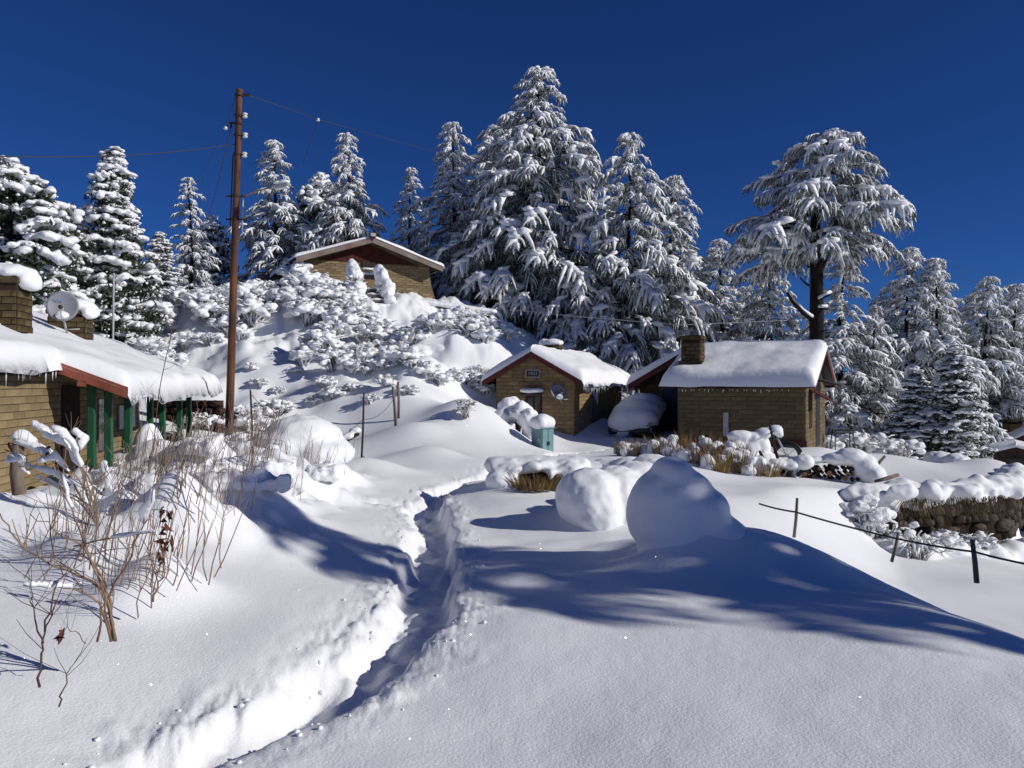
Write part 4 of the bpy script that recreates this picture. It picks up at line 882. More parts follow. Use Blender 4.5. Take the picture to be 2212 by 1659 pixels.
for (u, v) in ((3.05, -.62), (3.05, -.86), (3.75, -.95), (6.5, -.60), (6.6, -.80), (9.0, -.60), (9.1, -.78)):
    p = La(u, v, 0); zt = zroof(v)-.005; zb = gz(p[0], p[1])-.2
    MB().box(np.array((p[0], p[1], (zt+zb)/2)), (.055, .055, (zt-zb)/2), (dL, nL, UP)).build('post', 'green', L_, bevel=.012)
MB().box(La(6.2, -.80, zroof(-.8)-.06), (3.3, .04, .05), (dL, nL, UP)).build('verandah_beam', 'green', L_)
MB().box(La(6.0, -.55, .03), (3.2, .60, .12), (dL, nL, UP)).build('verandah_floor', 'stone', L_)
# chimneys
for k, (px, py0, pyt, Y, w_, d_) in enumerate(((8, 725, 600, 13.0, .62, .6), (153, 748, 668, 16.8, .70, .5))):
    c = P(px, py0, Y); ztop = P(px, pyt, Y)[2]; chL = chimney(L_, c, math.atan2(dL[1], dL[0])-math.pi/2, w_, d_, c[2]-.5, ztop, .04, C=.11, L=.27)
    cp = np.array((c[0], c[1], ztop))
    merged_snow('chimney_snow', [(cp+np.array((-.1, 0, .09)), (.42, .36, .15)), (cp+np.array((.22, 0, .06)), (.28, .32, .15)), (cp+np.array((.42, -.02, -.06)), (.16, .24, .17))], chL, .03, .02)
    merged_snow('ledge_snow', [(np.array((c[0]-.1, c[1]-d_/2-.06, c[2]+.16)), (.30, .10, .05))], chL, .025, .01)
dc = P(135, 661, 16.0)
dish('satellite_dish', 'round grey satellite dish with pale blue lettering on a mast by the left chimneys', dc, (.42, -1, .22), .31, P(150, 742, 16.4), 2, 'TATA')
# deep snow left of it behind roof: thin grey pole
pb = at(241, 20.5); pp = thing('thin_pole', 'thin grey pole standing behind the roof of the verandah house', 'pole', pb)
MB().tube(np.stack((pb-UP*.3, P(246, 590, 20.5))), .028, 8).build('shaft', 'greymetal', pp, True); MB().box(P(246, 640, 20.5), (.12, .02, .015)).build('crossbar', 'greymetal', pp)
# ------------------------------------------------------------------ utility pole, lamp, wires
YP = 18.0; pB = at(492, YP)
po = thing('utility_pole', 'tall rusty steel utility pole with porcelain insulators', 'pole', pB)
ax = [(492, 1010), (499, 800), (506, 560), (512, 380), (517, 197)]
MB().tube(np.array([P(a, b, YP) for a, b in ax]), (.092, .088, .08, .072, .065), 14).build('shaft', 'rust', po, True)
MB().lathe(P(517, 197, YP), UP, [(.078, -.02), (.082, .0), (.082, .03), (.03, .05)], 14).build('cap', 'rust', po, True)
for (a, b) in ((516.5, 206), (515.5, 250), (514, 292), (512.5, 334), (515, 267), (510, 424), (508.5, 474)):
    MB().lathe(P(a, b, YP), UP, [(.095, -.02), (.095, .02)], 14).build('clamp', 'darkiron', po)
MB().box(P(531, 205, YP), (.10, .02, .025)).build('bracket', 'darkiron', po)
MB().box(P(505, 266, YP), (.11, .02, .02)).build('bracket', 'darkiron', po); MB().box(P(499, 271, YP), (.02, .02, .06)).build('bracket', 'darkiron', po)
for b in (424, 474): MB().box(P(510, b, YP), (.22, .02, .018)).build('crossarm', 'darkiron', po)
for (a, b) in ((529, 249), (529.5, 292), (528, 334)):
    c = P(a, b, YP); MB().box(c-np.array((.05, 0, 0)), (.06, .015, .012)).build('bracket', 'darkiron', po)
    MB().lathe(c-UP*.06, UP, [(.03, 0), (.055, .012), (.058, .035), (.035, .05), (.036, .06), (.06, .072), (.06, .10), (.03, .115)], 12).build('insulator', 'porcelain', po, True)
MB().tube(np.array([P(506, 330, YP), P(503, 336, YP), P(500, 420, YP), P(497, 490, YP)]), .014, 6).build('conduit', 'darkiron', po, True)
MB().tube(np.array([P(525, 424, YP), P(523, 505, YP)]), .018, 6).build('conduit', 'greymetal', po, True)
la = P(527, 424, YP); sl = thing('street_lamp', 'snow-topped street lamp on a slanting arm bolted to the rusty pole', 'street lamp', la)
MB().tube(np.array([la, P(545, 416, YP-.1), P(588, 403, YP-.3)]), (.022, .02, .018), 8).build('arm', 'cane', sl, True)
lc = P(607, 404, YP-.35); ad = np.array((.97, -.15, .12)); ad /= np.linalg.norm(ad); sd_ = np.cross(UP, ad); sd_ /= np.linalg.norm(sd_)
MB().prism([lc-ad*.21+sd_*.05, lc+ad*.20+sd_*.09, lc+ad*.20-sd_*.09, lc-ad*.21-sd_*.05], UP*.06).build('lamp_head', 'greymetal', sl, bevel=.012)
MB().prism([lc-ad*.12+sd_*.05-UP*.045, lc+ad*.17+sd_*.07-UP*.045, lc+ad*.17-sd_*.07-UP*.045, lc-ad*.12-sd_*.05-UP*.045], UP*.042).build('diffuser', 'white', sl, bevel=.01)
merged_snow('snow', [(lc+UP*.10+ad*.08, (.12, .09, .05)), (lc+UP*.10-ad*.06, (.12, .08, .05))], sl, .02, .006)
def wire(pts, rad_, label, n=14, sag=.0, name='wire', m='wire'):
    pts = np.array(pts); k = np.linspace(0, len(pts)-1, n*(len(pts)-1)+1); q = np.stack([np.interp(k, np.arange(len(pts)), pts[:, j]) for j in range(3)], 1)
    f = k-np.floor(k); q[:, 2] -= sag*4*f*(1-f)
    return tag(MB().tube(q, rad_, 5).build(name, m, None, True), label, 'cable' if 'cable' in label else 'wire')
wire([P(538, 206, YP), P(687, 258, 23), P(935, 327, 34), P(1290, 405, 47), P(1560, 487, 52), P(2230, 607, 58)], .010, 'long thin wire running right from the pole top over the trees', sag=.0)
wire([P(687, 258, 23), P(655, 352, 24)], .008, 'short drop wire hanging from a white insulator in the sky')
tag(MB().lathe(P(687, 259, 23), UP, [(.02, -.04), (.05, -.03), (.05, 0), (.03, .01), (.05, .03), (.02, .05)], 10).build('line_insulator', 'porcelain', None, True), 'white insulator hanging on the wire right of the pole', 'insulator')
wire([P(-60, 336, 13), P(505, 312, YP)], .010, 'wire running left from the pole across the sky', sag=.12)
wire([P(499, 275, YP), P(470, 400, 21), P(449, 470, 23)], .011, 'guy wire slanting down left from the pole bracket')
tag(MB().lathe(P(487, 276, YP+.4), UP, [(.02, -.04), (.045, -.03), (.045, 0), (.02, .04)], 10).build('line_insulator', 'porcelain', None, True), 'small white insulator on the wire left of the pole', 'insulator')
wire([P(510, 206, YP), P(487, 276, YP+.4), P(440, 370, 22), P(428, 470, 30)], .007, 'thin wire dropping from the pole top to the left')
wire([P(1100, 668, 30), P(1240, 683, 26.5), P(1470, 702, 25.5), P(1700, 692, 26)], .010, 'pale wire strung above the brick hut roofs', m='greymetal')
wire([P(1832, 545, 44), P(2030, 590, 48), P(2230, 640, 52)], .014, 'lower wire behind the right-hand conifers')
# ------------------------------------------------------------------ teal box
bxc = G(1172, 968); Yb = 20.4; bxc = np.array((P(1172, 968, Yb)[0], Yb, gz(P(1172, 968, Yb)[0], Yb))); zb0 = P(1172, 972, Yb)[2]-.1; zt0 = P(1172, 924, Yb)[2]
tb = thing('utility_box', 'teal metal utility cabinet capped with thick snow in front of the brick hut', 'cabinet', (bxc[0], bxc[1], zb0))
na = R(-38); nd = np.array((math.sin(R(36)), -math.cos(R(36)), 0)); rd_ = np.array((-nd[1], nd[0], 0)); c0 = np.array((bxc[0], bxc[1], 0))
hw, hd = .19, .21
MB().prism([c0+rd_*hw*-1+nd*hd+UP*zb0, c0-rd_*hw-nd*hd+UP*zb0, c0-rd_*hw-nd*hd+UP*zt0, c0-rd_*hw+UP*(zt0+.13), c0-rd_*hw+nd*hd+UP*zt0], rd_*2*hw).build('cabinet_body', 'teal', tb)
for s in (-1, 1):
    dr = MB().box(c0+nd*(hd+.008)+rd_*s*.092+UP*(zb0+zt0)/2, (.084, .008, (zt0-zb0)/2-.025), (rd_, nd, UP)).build('door', 'teal', tb, bevel=.004)
    MB().box(c0+nd*(hd+.022)+rd_*s*.03+UP*(zb0+.28), (.008, .012, .05), (rd_, nd, UP)).build('handle', 'darkiron', dr)
MB().box(c0+nd*(hd+.003)+UP*(zb0+zt0)/2, (.006, .003, (zt0-zb0)/2-.01), (rd_, nd, UP)).build('door_seam', 'tealdark', tb)
MB().box(c0-rd_*(hw+.004)+nd*.08+UP*(zb0+.36), (.004, .022, .022), (rd_, nd, UP)).build('sticker', 'white', tb)
for s in (-1, 1):
    a = c0-rd_*(hw+.03)+UP*(zt0+.15); e = c0-rd_*(hw+.03)+nd*s*(hd+.04)+UP*(zt0-.01); MB().prism([a, e, e+UP*.015, a+UP*.015], rd_*(2*hw+.06)).build('roof_plate', 'teal', tb)
merged_snow('snow_cap', [(c0+UP*(zt0+.13)+rd_*a*.12+nd*b*.10, (.17, .17, .17)) for a in (-1, 0, 1) for b in (-1, 0, 1)]+[(c0+UP*(zt0+.20), (.22, .22, .16))], tb, .02, .006, smooth=10)
# ------------------------------------------------------------------ snow mounds
def mound(name, blobs, label, voxel, amp, fr, seed=0, smooth=8):
    o = merged_snow(name, blobs, None, voxel, amp, fr, 'snow', smooth, seed); tag(o, label, 'snow mound'); return o
mound('snow_mound', [((1.467, 7.3, .80), (.20, .26, .20)), ((1.425, 7.3, .48), (.40, .40, .40)), ((1.60, 7.32, .66), (.24, .3, .22)), ((1.74, 7.3, .50), (.24, .34, .23)), ((1.47, 7.3, .18), (.34, .36, .30)), ((1.88, 7.3, .20), (.30, .40, .28)), ((2.10, 7.3, .02), (.40, .42, .20)), ((1.65, 7.02, .0), (.45, .35, .16)), ((2.4, 7.35, -.05), (.4, .4, .14))],
      'largest mushroom-shaped snow mound in the shade right of the trodden path', .028, .022, 3.2, 3, 9)
mound('snow_mound', [((.89, 9.3, .33), (.40, .42, .36)), ((1.22, 9.5, .36), (.42, .42, .32)), ((1.55, 10.0, .42), (.38, .42, .28)), ((1.85, 10.6, .48), (.36, .42, .25)), ((1.0, 9.2, .12), (.34, .4, .25)), ((1.35, 9.25, .1), (.4, .35, .22))],
      'rounded knobbly snow mound just left of the largest one', .028, .018, 7, 5, 9)
mound('snow_mound', [((P(1372, 1000, 12.5)[0], 12.5, .25), (.55, .45, .28)), ((P(1320, 1000, 12.8)[0], 12.8, .2), (.5, .45, .25))], 'low snow hump behind the knobbly mound, before the dry grass', .04, .03, 4, 6, 8)
# ------------------------------------------------------------------ snow-covered car
cf = hG.n*.94 + np.array((.0, -.06, 0)); cf /= np.linalg.norm(cf); cr = np.array((-cf[1], cf[0], 0)); C0 = np.array((P(1364, 950, 23.9)[0], 23.9, 0.)); zc = gz(C0[0], C0[1])-.12
C0[2] = zc; car = thing('parked_car', 'car buried under smooth snow between the two tan brick houses', 'car', C0)
def cp(a, b, z): return C0 + cr*a - cf*b + UP*z
secs = [(0.0, .60, .30, .52), (.12, .72, .22, .66), (.9, .76, .22, .76), (1.05, .76, .22, .80), (1.55, .68, .22, 1.22), (2.6, .68, .22, 1.24), (3.2, .72, .22, .85), (3.35, .66, .3, .8)]
V = []
for (b, hw_, zl, zh) in secs: V += [cp(-hw_, b, zl), cp(-hw_, b, (zl+zh)/2), cp(-hw_*.86, b, zh), cp(hw_*.86, b, zh), cp(hw_, b, (zl+zh)/2), cp(hw_, b, zl)]
F = [(i*6+j, i*6+(j+1) % 6, (i+1)*6+(j+1) % 6, (i+1)*6+j) for i in range(len(secs)-1) for j in range(6)]+[tuple(range(5, -1, -1)), tuple((len(secs)-1)*6+j for j in range(6))]
obj('body', V, F, 'carpaint', car, False)
for (a, b) in ((-.68, .62), (.68, .62), (-.68, 2.7), (.68, 2.7)):
    wh = MB().lathe(cp(a-.09, b, .27), cr, [(.20, 0), (.27, .03), (.27, .15), (.20, .18)], 16).build('wheel', 'black', car, True)
MB().box(cp(-.02, -.04, .36), (.56, .03, .06), (cr, cf, UP)).build('bumper', 'black', car, bevel=.015)
for z in (.33, .37, .41): MB().box(cp(-.30, -.075, z), (.26, .008, .008), (cr, cf, UP)).build('grille_bar', 'greymetal', car)
for a in (-.52, .52): MB().box(cp(a, -.02, .54), (.11, .03, .06), (cr, cf, UP)).build('headlight', 'glass', car, bevel=.01)
merged_snow('snow', [(cp(a, b, z), rr) for a, b, z, rr in ((0, .35, .62, (.80, .55, .42)), (0, .9, .82, (.78, .75, .45)), (0, 1.7, .98, (.74, .9, .48)), (0, 2.6, .98, (.74, .8, .48)), (-.45, .6, .5, (.38, .8, .48)), (-.45, 1.8, .6, (.36, 1.0, .55)), (.3, .3, .62, (.5, .45, .38)), (-.35, .12, .55, (.42, .3, .26)))], car, .05, .02, 2.2, smooth=40)
# ------------------------------------------------------------------ motorcycle under snow
Ym = 19.6; mb_ = lambda px, py, dy=0: P(px, py, Ym+dy)
mo = thing('motorcycle', 'motorcycle heaped with snow, headlight and front wheel bare, before the red-gabled house', 'motorcycle', np.array((mb_(1640, 985)[0], Ym, gz(mb_(1640, 985)[0], Ym))))
for (px, py) in ((1700, 985), (1585, 982)):
    c = mb_(px, py); w_ = MB(); n_ = 22; rr_ = .29
    ring = np.array([c+np.array((.93*math.cos(t), -.37*math.cos(t), 0))*rr_+UP*rr_*math.sin(t) for t in np.linspace(0, 2*math.pi, n_)]); w_.tube(ring, .045, 8, cap=False); tw_ = w_.build('wheel', 'black', mo, True)
    sp_ = MB()
    for k in range(8):
        t = k*math.pi/4; sp_.tube(np.stack((c, c+np.array((.93*math.cos(t), -.37*math.cos(t), 0))*rr_+UP*rr_*math.sin(t))), .006, 4)
    sp_.lathe(c-np.array((.02, .04, 0)), (.37, .93, 0), [(.05, 0), (.05, .09)], 10); sp_.build('spokes', 'greymetal', tw_)
    fm = [c+np.array((.93*math.cos(t), -.37*math.cos(t), 0))*.35+UP*.35*math.sin(t) for t in np.linspace(.3, 2.2, 7)]; MB().tube(np.array(fm), .03, 6).build('mudguard', 'black', mo, True)
for dy in (-.07, .07): MB().tube(np.stack((mb_(1700, 985, dy), mb_(1676, 940, dy))), .022, 8).build('fork', 'greymetal', mo, True)
MB().lathe(mb_(1681, 944), (.9, -.4, 0), [(.05, -.10), (.085, 0), (.09, .05), (.08, .06)], 14).build('headlight', 'black', mo, True)
MB().lathe(mb_(1687, 945, -.03), (.9, -.4, 0), [(.075, 0), (.07, .012)], 14).build('lens', 'glass', mo, True)
MB().tube(np.array([mb_(1668, 935, -.3), mb_(1672, 930, -.1), mb_(1672, 930, .1), mb_(1668, 935, .3)]), .014, 6).build('handlebar', 'darkiron', mo, True)
MB().lathe(mb_(1655, 940), (.93, -.37, 0), [(.06, -.22), (.13, -.1), (.14, .08), (.08, .2)], 12).build('fuel_tank', 'black', mo, True)
MB().box(mb_(1645, 975), (.16, .10, .12)).build('engine', 'darkiron', mo, bevel=.03); MB().box(mb_(1605, 948), (.30, .11, .05)).build('seat', 'black', mo, bevel=.03)
merged_snow('snow', [(mb_(1600, 942), (.34, .22, .15)), (mb_(1590, 968), (.30, .24, .26)), (mb_(1622, 968), (.30, .24, .26)), (mb_(1645, 962), (.22, .2, .28)), (mb_(1650, 937), (.24, .22, .15)), (mb_(1674, 929), (.19, .22, .13)), (mb_(1684, 938, -.05), (.10, .14, .09)), (mb_(1610, 990), (.55, .3, .2)), (mb_(1650, 990), (.35, .3, .16)), (mb_(1630, 945), (.26, .2, .14))], mo, .03, .02, 4, smooth=9)
# ------------------------------------------------------------------ sticks and posts
def stick(pts, rad_, label, m='greywood', cat_='stick', name='wooden_stick', sn=None):
    pts = np.array(pts); o = MB().tube(pts, rad_, 7).build(name, m, None, True); tag(o, label, cat_); return o
stick([P(1690, 1034, 18.4), P(1683, 1000, 18.35), P(1672, 965, 18.25), P(1663, 918, 18.2)], (.045, .04, .034, .022), 'dark leaning wooden stick planted in front of the snowy motorcycle', 'darkwood')
stick([P(1641, 975, 18.6), P(1648, 990, 18.4), P(1660, 1003, 18.2)], (.03, .04, .03), 'short bent stick poking from the snow below the motorcycle', 'darkwood')
def fpost(px, py0, py1, Y, r_, label, px1=None, m='greywood', name='fence_post'):
    px1 = px if px1 is None else px1; a = P(px, py0+14, Y); b = P(px1, py1, Y)
    mid = (a+b)/2+np.array((.01, .01, 0)); return stick([a, mid, b], (r_*1.05, r_, r_*.85), label, m, 'post', name)
fpost(546, 1000, 843, 16.6, .022, 'thin dark stake right of the rusty pole', 541, 'darkwood')
fpost(780, 1000, 848, 17.2, .022, 'tall thin stake standing alone in the smooth snow below the hill', 786, 'darkwood')
fpost(856, 925, 835, 19.8, .04, 'thicker slanting grey stake of the pair below the snow ledge', 849)
fpost(861, 890, 825, 21.0, .035, 'upright grey stake behind the slanting one', 860)
wire([P(541, 850, 16.6), P(680, 955, 16.9), P(784, 905, 17.2), P(850, 862, 19.8)], .006, 'slack fence wire linking the thin stakes below the hill', sag=.15)
wire([P(784, 985, 17.2), P(820, 988, 18.4), P(852, 975, 19.6)], .008, 'low fence wire between the lone stake and the slanting stake', sag=.08)
fpost(1715, 1147, 1076, 9.2, .018, 'slim fence post carrying the left end of the cable by the slope', 1722)
fpost(1926, 1200, 1150, 8.6, .017, 'short crooked fence post under the middle of the cable', 1941)
fpost(2110, 1245, 1166, 7.9, .025, 'grey fence post at the snow crest near the right edge', 2100)
wire([P(1640, 1088, 9.6), P(1719, 1106, 9.2), P(1936, 1163, 8.55), P(2106, 1192, 7.85), P(2260, 1226, 7.3)], .011, 'thick dark fence cable sloping down to the right edge', sag=.01)
for px, py0, py1, Y, r_, lb, p1 in ((1870, 985, 965, 18.6, .05, 'short snow-capped stump post right of the wood pile', 1868), (1880, 1006, 985, 17.4, .035, 'leaning branch stub right of the snow-capped stump post', 1912)): fpost(px, py0, py1, Y, r_, lb, p1)
stick([P(1890, 1040, 16.6), P(1915, 1034, 16.7), P(1940, 1026, 16.8)], (.03, .045, .04), 'broken log lying on the snow above the stone wall')
stick([P(748, 1137, 9.3), P(768, 1135, 9.35), P(786, 1134, 9.4)], (.010, .014, .008), 'small dark twig lying on the snow left of the path', 'darkwood')
lg = P(745, 950, 19.4); stick([P(722, 962, 19.3), P(748, 948, 19.5), P(772, 935, 19.7)], (.07, .09, .08), 'snow-crusted fallen log on the slope right of the pole', 'bark', 'log', 'fallen_log')
mound('snow_mound', [(P(730, 952, 19.35), (.16, .14, .08)), (P(750, 942, 19.5), (.18, .15, .09)), (P(768, 930, 19.7), (.16, .15, .09))], 'snow crust lying on the fallen log right of the pole', .03, .012, 6)
wire([G(590, 962), P(640, 968, 18.6), P(700, 966, 19.0), P(735, 960, 19.3)], .018, 'dark hose or pipe cable lying by the fallen log')
# wood pile
wp = P(1795, 1015, 17.3); wz = gz(wp[0], 17.3); wt = thing('wood_pile', 'stack of cut firewood logs under planks and snow right of the red-gabled house', 'wood pile', (wp[0], 17.3, wz))
rg = random.Random(4); k = 0
lr = np.array((.96, -.28, 0)); ld = np.array((.28, .96, 0))
for row in range(3):
    for i in range(12-row):
        r_ = rg.uniform(.032, .070); c = np.array((wp[0], 17.3, wz)) + lr*(-.72+i*.125+row*.06+rg.uniform(-.02, .02)) + UP*(.05+row*.10+rg.uniform(-.012, .012)) + ld*rg.uniform(-.09, .05)
        lo = MB().lathe(c, ld, [(r_*.97, 0), (r_, .01), (r_*1.0, .5), (r_*.95, .51)], 9).build('log', 'bark', wt, True)
        MB().lathe(c-ld*.004, ld, [(r_*.86, 0), (r_*.86, .003)], 9).build('log_end', 'logend' if rg.random() < .25 else 'darkwood', lo)
for j in range(3): MB().box(np.array((wp[0], 17.3, wz))+lr*(-.2+.05*j)+ld*(.08+.17*j)+UP*(.385+.012*j), (.75, .075, .013), (lr, ld, UP)).build('plank', 'greywood', wt)
merged_snow('snow', [(np.array((wp[0], 17.45, wz))+lr*a+UP*z, rr) for a, z, rr in ((.45, .50, (.36, .34, .2)), (.2, .46, (.35, .34, .15)), (.72, .30, (.28, .34, .3)), (-.3, .43, (.4, .3, .07)), (.85, .15, (.3, .4, .25)), (-.6, .30, (.25, .34, .2)), (-.72, .1, (.2, .3, .2)), (.0, -.02, (.5, .12, .09)), (.5, .02, (.3, .14, .12)))], wt, .03, .015, 5)
wp2 = P(1710, 1020, 17.0); wz2 = gz(wp2[0], 17.0); w2 = thing('log_heap', 'small heap of dark logs nearly buried in snow beside the leaning stick', 'log heap', (wp2[0], 17, wz2))
for i in range(7):
    c = np.array((wp2[0]-.3+i*.1, 17.0+rg.uniform(-.1, .1), wz2+.06+.07*(i % 2))); d_ = np.array((.5, .85, rg.uniform(-.1, .1))); r_ = rg.uniform(.045, .065)
    lo = MB().lathe(c, d_, [(r_, 0), (r_, .45)], 8).build('log', 'bark', w2, True)
    MB().lathe(c-d_*.005, d_, [(r_*.86, 0), (r_*.86, .004)], 8).build('log_end', 'logend' if i % 3 == 0 else 'darkwood', lo)
merged_snow('snow', [(np.array((wp2[0]+a, 17.15, wz2+z)), rr) for a, z, rr in ((-.25, .26, (.22, .24, .12)), (.0, .24, (.2, .24, .12)), (.3, .30, (.22, .26, .17)), (.12, .06, (.14, .12, .09)))], w2, .03, .02, 6)
# metal frame
mf = np.array((P(1820, 945, 24)[0], 24, gz(P(1820, 945, 24)[0], 24))); ft = thing('metal_stand', 'dark metal frame stand in the snow right of the red-gabled house', 'stand', mf)
for sx in (-1, 1):
    for sy in (-1, 1): MB().tube(np.stack((mf+np.array((sx*.31, sy*.22, -.1)), mf+np.array((sx*.26, sy*.12, .75)))), .016, 6).build('leg', 'darkiron', ft)
for z, w_ in ((.75, .27), (.68, .27), (.06, .31)): MB().box(mf+np.array((0, -.14, z)), (w_, .014, .014)).build('crossbar', 'darkiron', ft)
MB().box(mf+np.array((0, 0, .765)), (.26, .13, .012)).build('shelf', 'darkiron', ft)
# ------------------------------------------------------------------ retaining wall on the right
rw = thing('stone_wall', 'rough stone retaining wall under a thick snow brim on the right', 'wall', (8.5, 16.2, -1.3)); rg = random.Random(9)
def stone_mesh(seed):
    r = np.random.default_rng(seed); V, F = ICO1; V = np.sign(V)*np.abs(V)**.55; V = V*(1+.12*r.normal(size=(len(V), 1))); return raw_mesh('stone', V*np.array((.5, .35, .5)), F, 'stone', False)
SM = [stone_mesh(i) for i in range(6)]
for (a, b) in (((6.9, 15.42), (10.3, 16.82)), ((10.3, 16.82), (12.3, 19.4))):
    a = np.array((*a, 0.)); b = np.array((*b, 0.)); d_ = (b-a); Ls = np.linalg.norm(d_); d_ /= Ls; n_ = np.array((d_[1], -d_[0], 0))
    MB().box((a+b)/2+UP*-1.05-n_*.02, (Ls/2, .05, .55), (d_, n_, UP)).build('wall_core', 'soil', rw)
    for row in range(5):
        u = rg.uniform(-.1, .1)
        while u < Ls:
            w_ = rg.uniform(.14, .5); h_ = rg.uniform(.13, .27)
            if rg.random() < .3: u += w_; continue
            o = bpy.data.objects.new('stone', SM[rg.randrange(6)]); COL.objects.link(o); o.parent = rw
            p = a+d_*(u+w_/2)+n_*rg.uniform(.02, .08)+UP*(-1.5+row*.21+rg.uniform(-.02, .02)); o.location = tuple(p-org(rw)); o.rotation_euler = (rg.uniform(-.1, .1), rg.uniform(-.1, .1), math.atan2(d_[1], d_[0])); o.scale = (w_*1.05, .3, h_*1.08); u += w_
bl = []
for i in range(26):
    t = i/25; p = np.array((6.7, 15.5))*(1-t)+np.array((10.4, 17.05))*t; bl.append(((p[0]+.02, p[1]+.02, -.50), (.40, .36+.08*math.sin(i*2.3), .17+.05*math.sin(i*1.1)))); bl.append(((p[0]+.05, p[1]-.24, -.62+.08*math.sin(i*2.9)), (.17+.06*math.sin(i*4.1), .13, .13+.07*math.sin(i*1.9))))
for i in range(16):
    t = i/15; p = np.array((10.4, 17.05))*(1-t)+np.array((12.2, 19.4))*t; bl.append(((p[0]+.05, p[1]-.0, -.48), (.38, .36, .18+.04*math.sin(i*1.9))))
for k_, (px, py, Y, sx, sz) in enumerate(((1950, 1062, 15.3, .30, .17), (2010, 1062, 15.6, .22, .18), (2085, 1058, 16.1, .30, .16), (2160, 1045, 17.0, .28, .2))):
    bl.append((P(px, py, Y-.08), (sx, .16, sz)))
merged_snow('snow_brim', bl, rw, .045, .07, 3.3, smooth=5)
ft_ = []
for i in range(20):
    t = i/19; p = np.array((7.0, 15.1))*(1-t)+np.array((10.9, 16.9))*t; ft_.append(((p[0]+.1*math.sin(i*2.2), p[1]-.12+.1*math.sin(i*1.3), gz(p[0], p[1]-.3)+.02), (.38+.1*math.sin(i*3.1), .36, .20+.13*math.sin(i*1.7+1))))
mound('snow_bank', ft_, 'uneven snow bank heaped along the foot of the stone wall', .05, .05, 2.6, 4, 6)
# ------------------------------------------------------------------ grass tussocks
def tussock(seed, n, h, sp, w=.012, lean=.35, hang=False):
    r = np.random.default_rng(seed); az = r.random(n)*6.283; q = sp*np.sqrt(r.random(n)); b = np.stack((q*np.cos(az), q*np.sin(az), np.zeros(n)-.03), 1)
    a2 = r.random(n)*6.283; l = h*(.5+.6*r.random(n)); ln = lean*r.random(n)*l
    sg = -1.0 if hang else 1.0
    tip = b+np.stack((ln*np.cos(a2)+.5*b[:, 0], ln*np.sin(a2)+.5*b[:, 1], sg*l), 1); mid = (b+tip)/2+np.stack((-.12*ln*np.cos(a2), -.12*ln*np.sin(a2), .06*l), 1)
    wv = np.stack((-np.sin(a2+r.random(n)), np.cos(a2), np.zeros(n)), 1)*w
    V = np.stack((b-wv, b+wv, mid-wv*.8, mid+wv*.8, tip), 1).reshape(-1, 3); k = np.arange(n)[:, None]*5
    F = np.concatenate((k+np.array((0, 1, 3)), k+np.array((0, 3, 2)), k+np.array((2, 3, 4)))); return V, F
def tuss_thing(name, label, loc, data, m='grass', lumps=0, seed=0, sp=.3, h=.5, cat_='grass', ls=(.07, .16)):
    t = thing(name, label, cat_, loc); V, F = data; obj('blades', V+np.asarray(loc), F, m, t)
    if lumps:
        r = np.random.default_rng(seed); bl = []
        for k in range(lumps):
            s = r.uniform(*ls); az = r.random()*6.28; q = sp*1.15*r.random()**.6; zt = h*(.80-.6*(q/sp/1.15)**2)*r.uniform(.5, 1.0)
            bl.append((np.asarray(loc)+np.array((q*math.cos(az), q*math.sin(az)+.03, zt)), (s, s, s*.8))); bl.append((np.asarray(loc)+np.array((q*math.cos(az), q*math.sin(az)+.06, zt*.45)), (s*.9, s*.9, zt*.5+.03)))
        merged_snow('snow', bl, t, .03, .03, 7, 'tsnow', 2, seed)
    return t
gl = G(1155, 1088); p_ = np.array((P(1155, 1075, 12.05)[0], 12.05, 0)); p_[2] = gz(p_[0], 12.05)
hy = 11.75; hx = (1156-1106)/FPX*hy; hz = gz(hx, hy); hp = np.array((hx, hy, hz))
hg = tuss_thing('dry_grass_hollow', 'dark brown dry grass showing in a hollow under the long snow hump', hp, tussock(1, 620, .24, .34, .011, .5), 'grass', 0)
V, F = LUMPS[1]; obj('earth', V*np.array((.42, .26, .26))+hp+np.array((.02, .20, .0)), F, 'soil', hg, True)
brim = []
for i in range(12):
    t_ = i/11; brim.append((hp+np.array((-.5+1.05*t_, .12+.05*math.sin(i*2.1), .27+.03*math.sin(i*1.3)-.12*abs(t_-.5))), (.17, .20, .075+.02*math.sin(i*3)))); brim.append((hp+np.array((-.5+1.1*t_, .45, .26)), (.26, .36, .14)))
brim += [(hp+np.array((-.52, .0, .08)), (.2, .22, .14)), (hp+np.array((-.34, -.06, .10)), (.10, .10, .10)), (hp+np.array((.52, .05, .10)), (.22, .25, .2)), (hp+np.array((.22, -.10, .17)), (.06, .06, .10))]
mound('snow_mound', brim, 'snow brim hanging over the dry grass hollow', .03, .022, 6, 8, 5)
spots = [(1365, 992, 19.0, .42, .34, 'grass', 12, 'leftmost snow-heaped dry grass clump below the buried car'), (1440, 990, 18.6, .5, .4, 'grass', 12, 'snow-heaped dry grass clump second from the left below the buried car'),
         (1505, 1000, 18.2, .75, .45, 'grass', 14, 'tallest golden dry grass clump before the red-gabled house'), (1545, 1035, 16.8, .55, .3, 'grass', 8, 'golden tuft leaning out right of the largest snow mound'), (1590, 1025, 17.4, .6, .36, 'grass', 14, 'snowy grass clump left of the motorcycle front'),
         (1560, 1010, 17.8, .7, .4, 'grass', 16, 'snow-plastered grass clump between the golden tuft and the motorcycle'), (1635, 1035, 17.0, .4, .4, 'grass', 14, 'low snow-plastered clump below the motorcycle')]
for i, (px, py, Y, h, sp, m, lm, lb) in enumerate(spots):
    p = P(px, py, Y); p[2] = gz(p[0], Y); tuss_thing('dry_grass_clump', lb, p, tussock(20+i, 260, h, sp, .009, .3), m, lm, i, sp, h, 'grass')
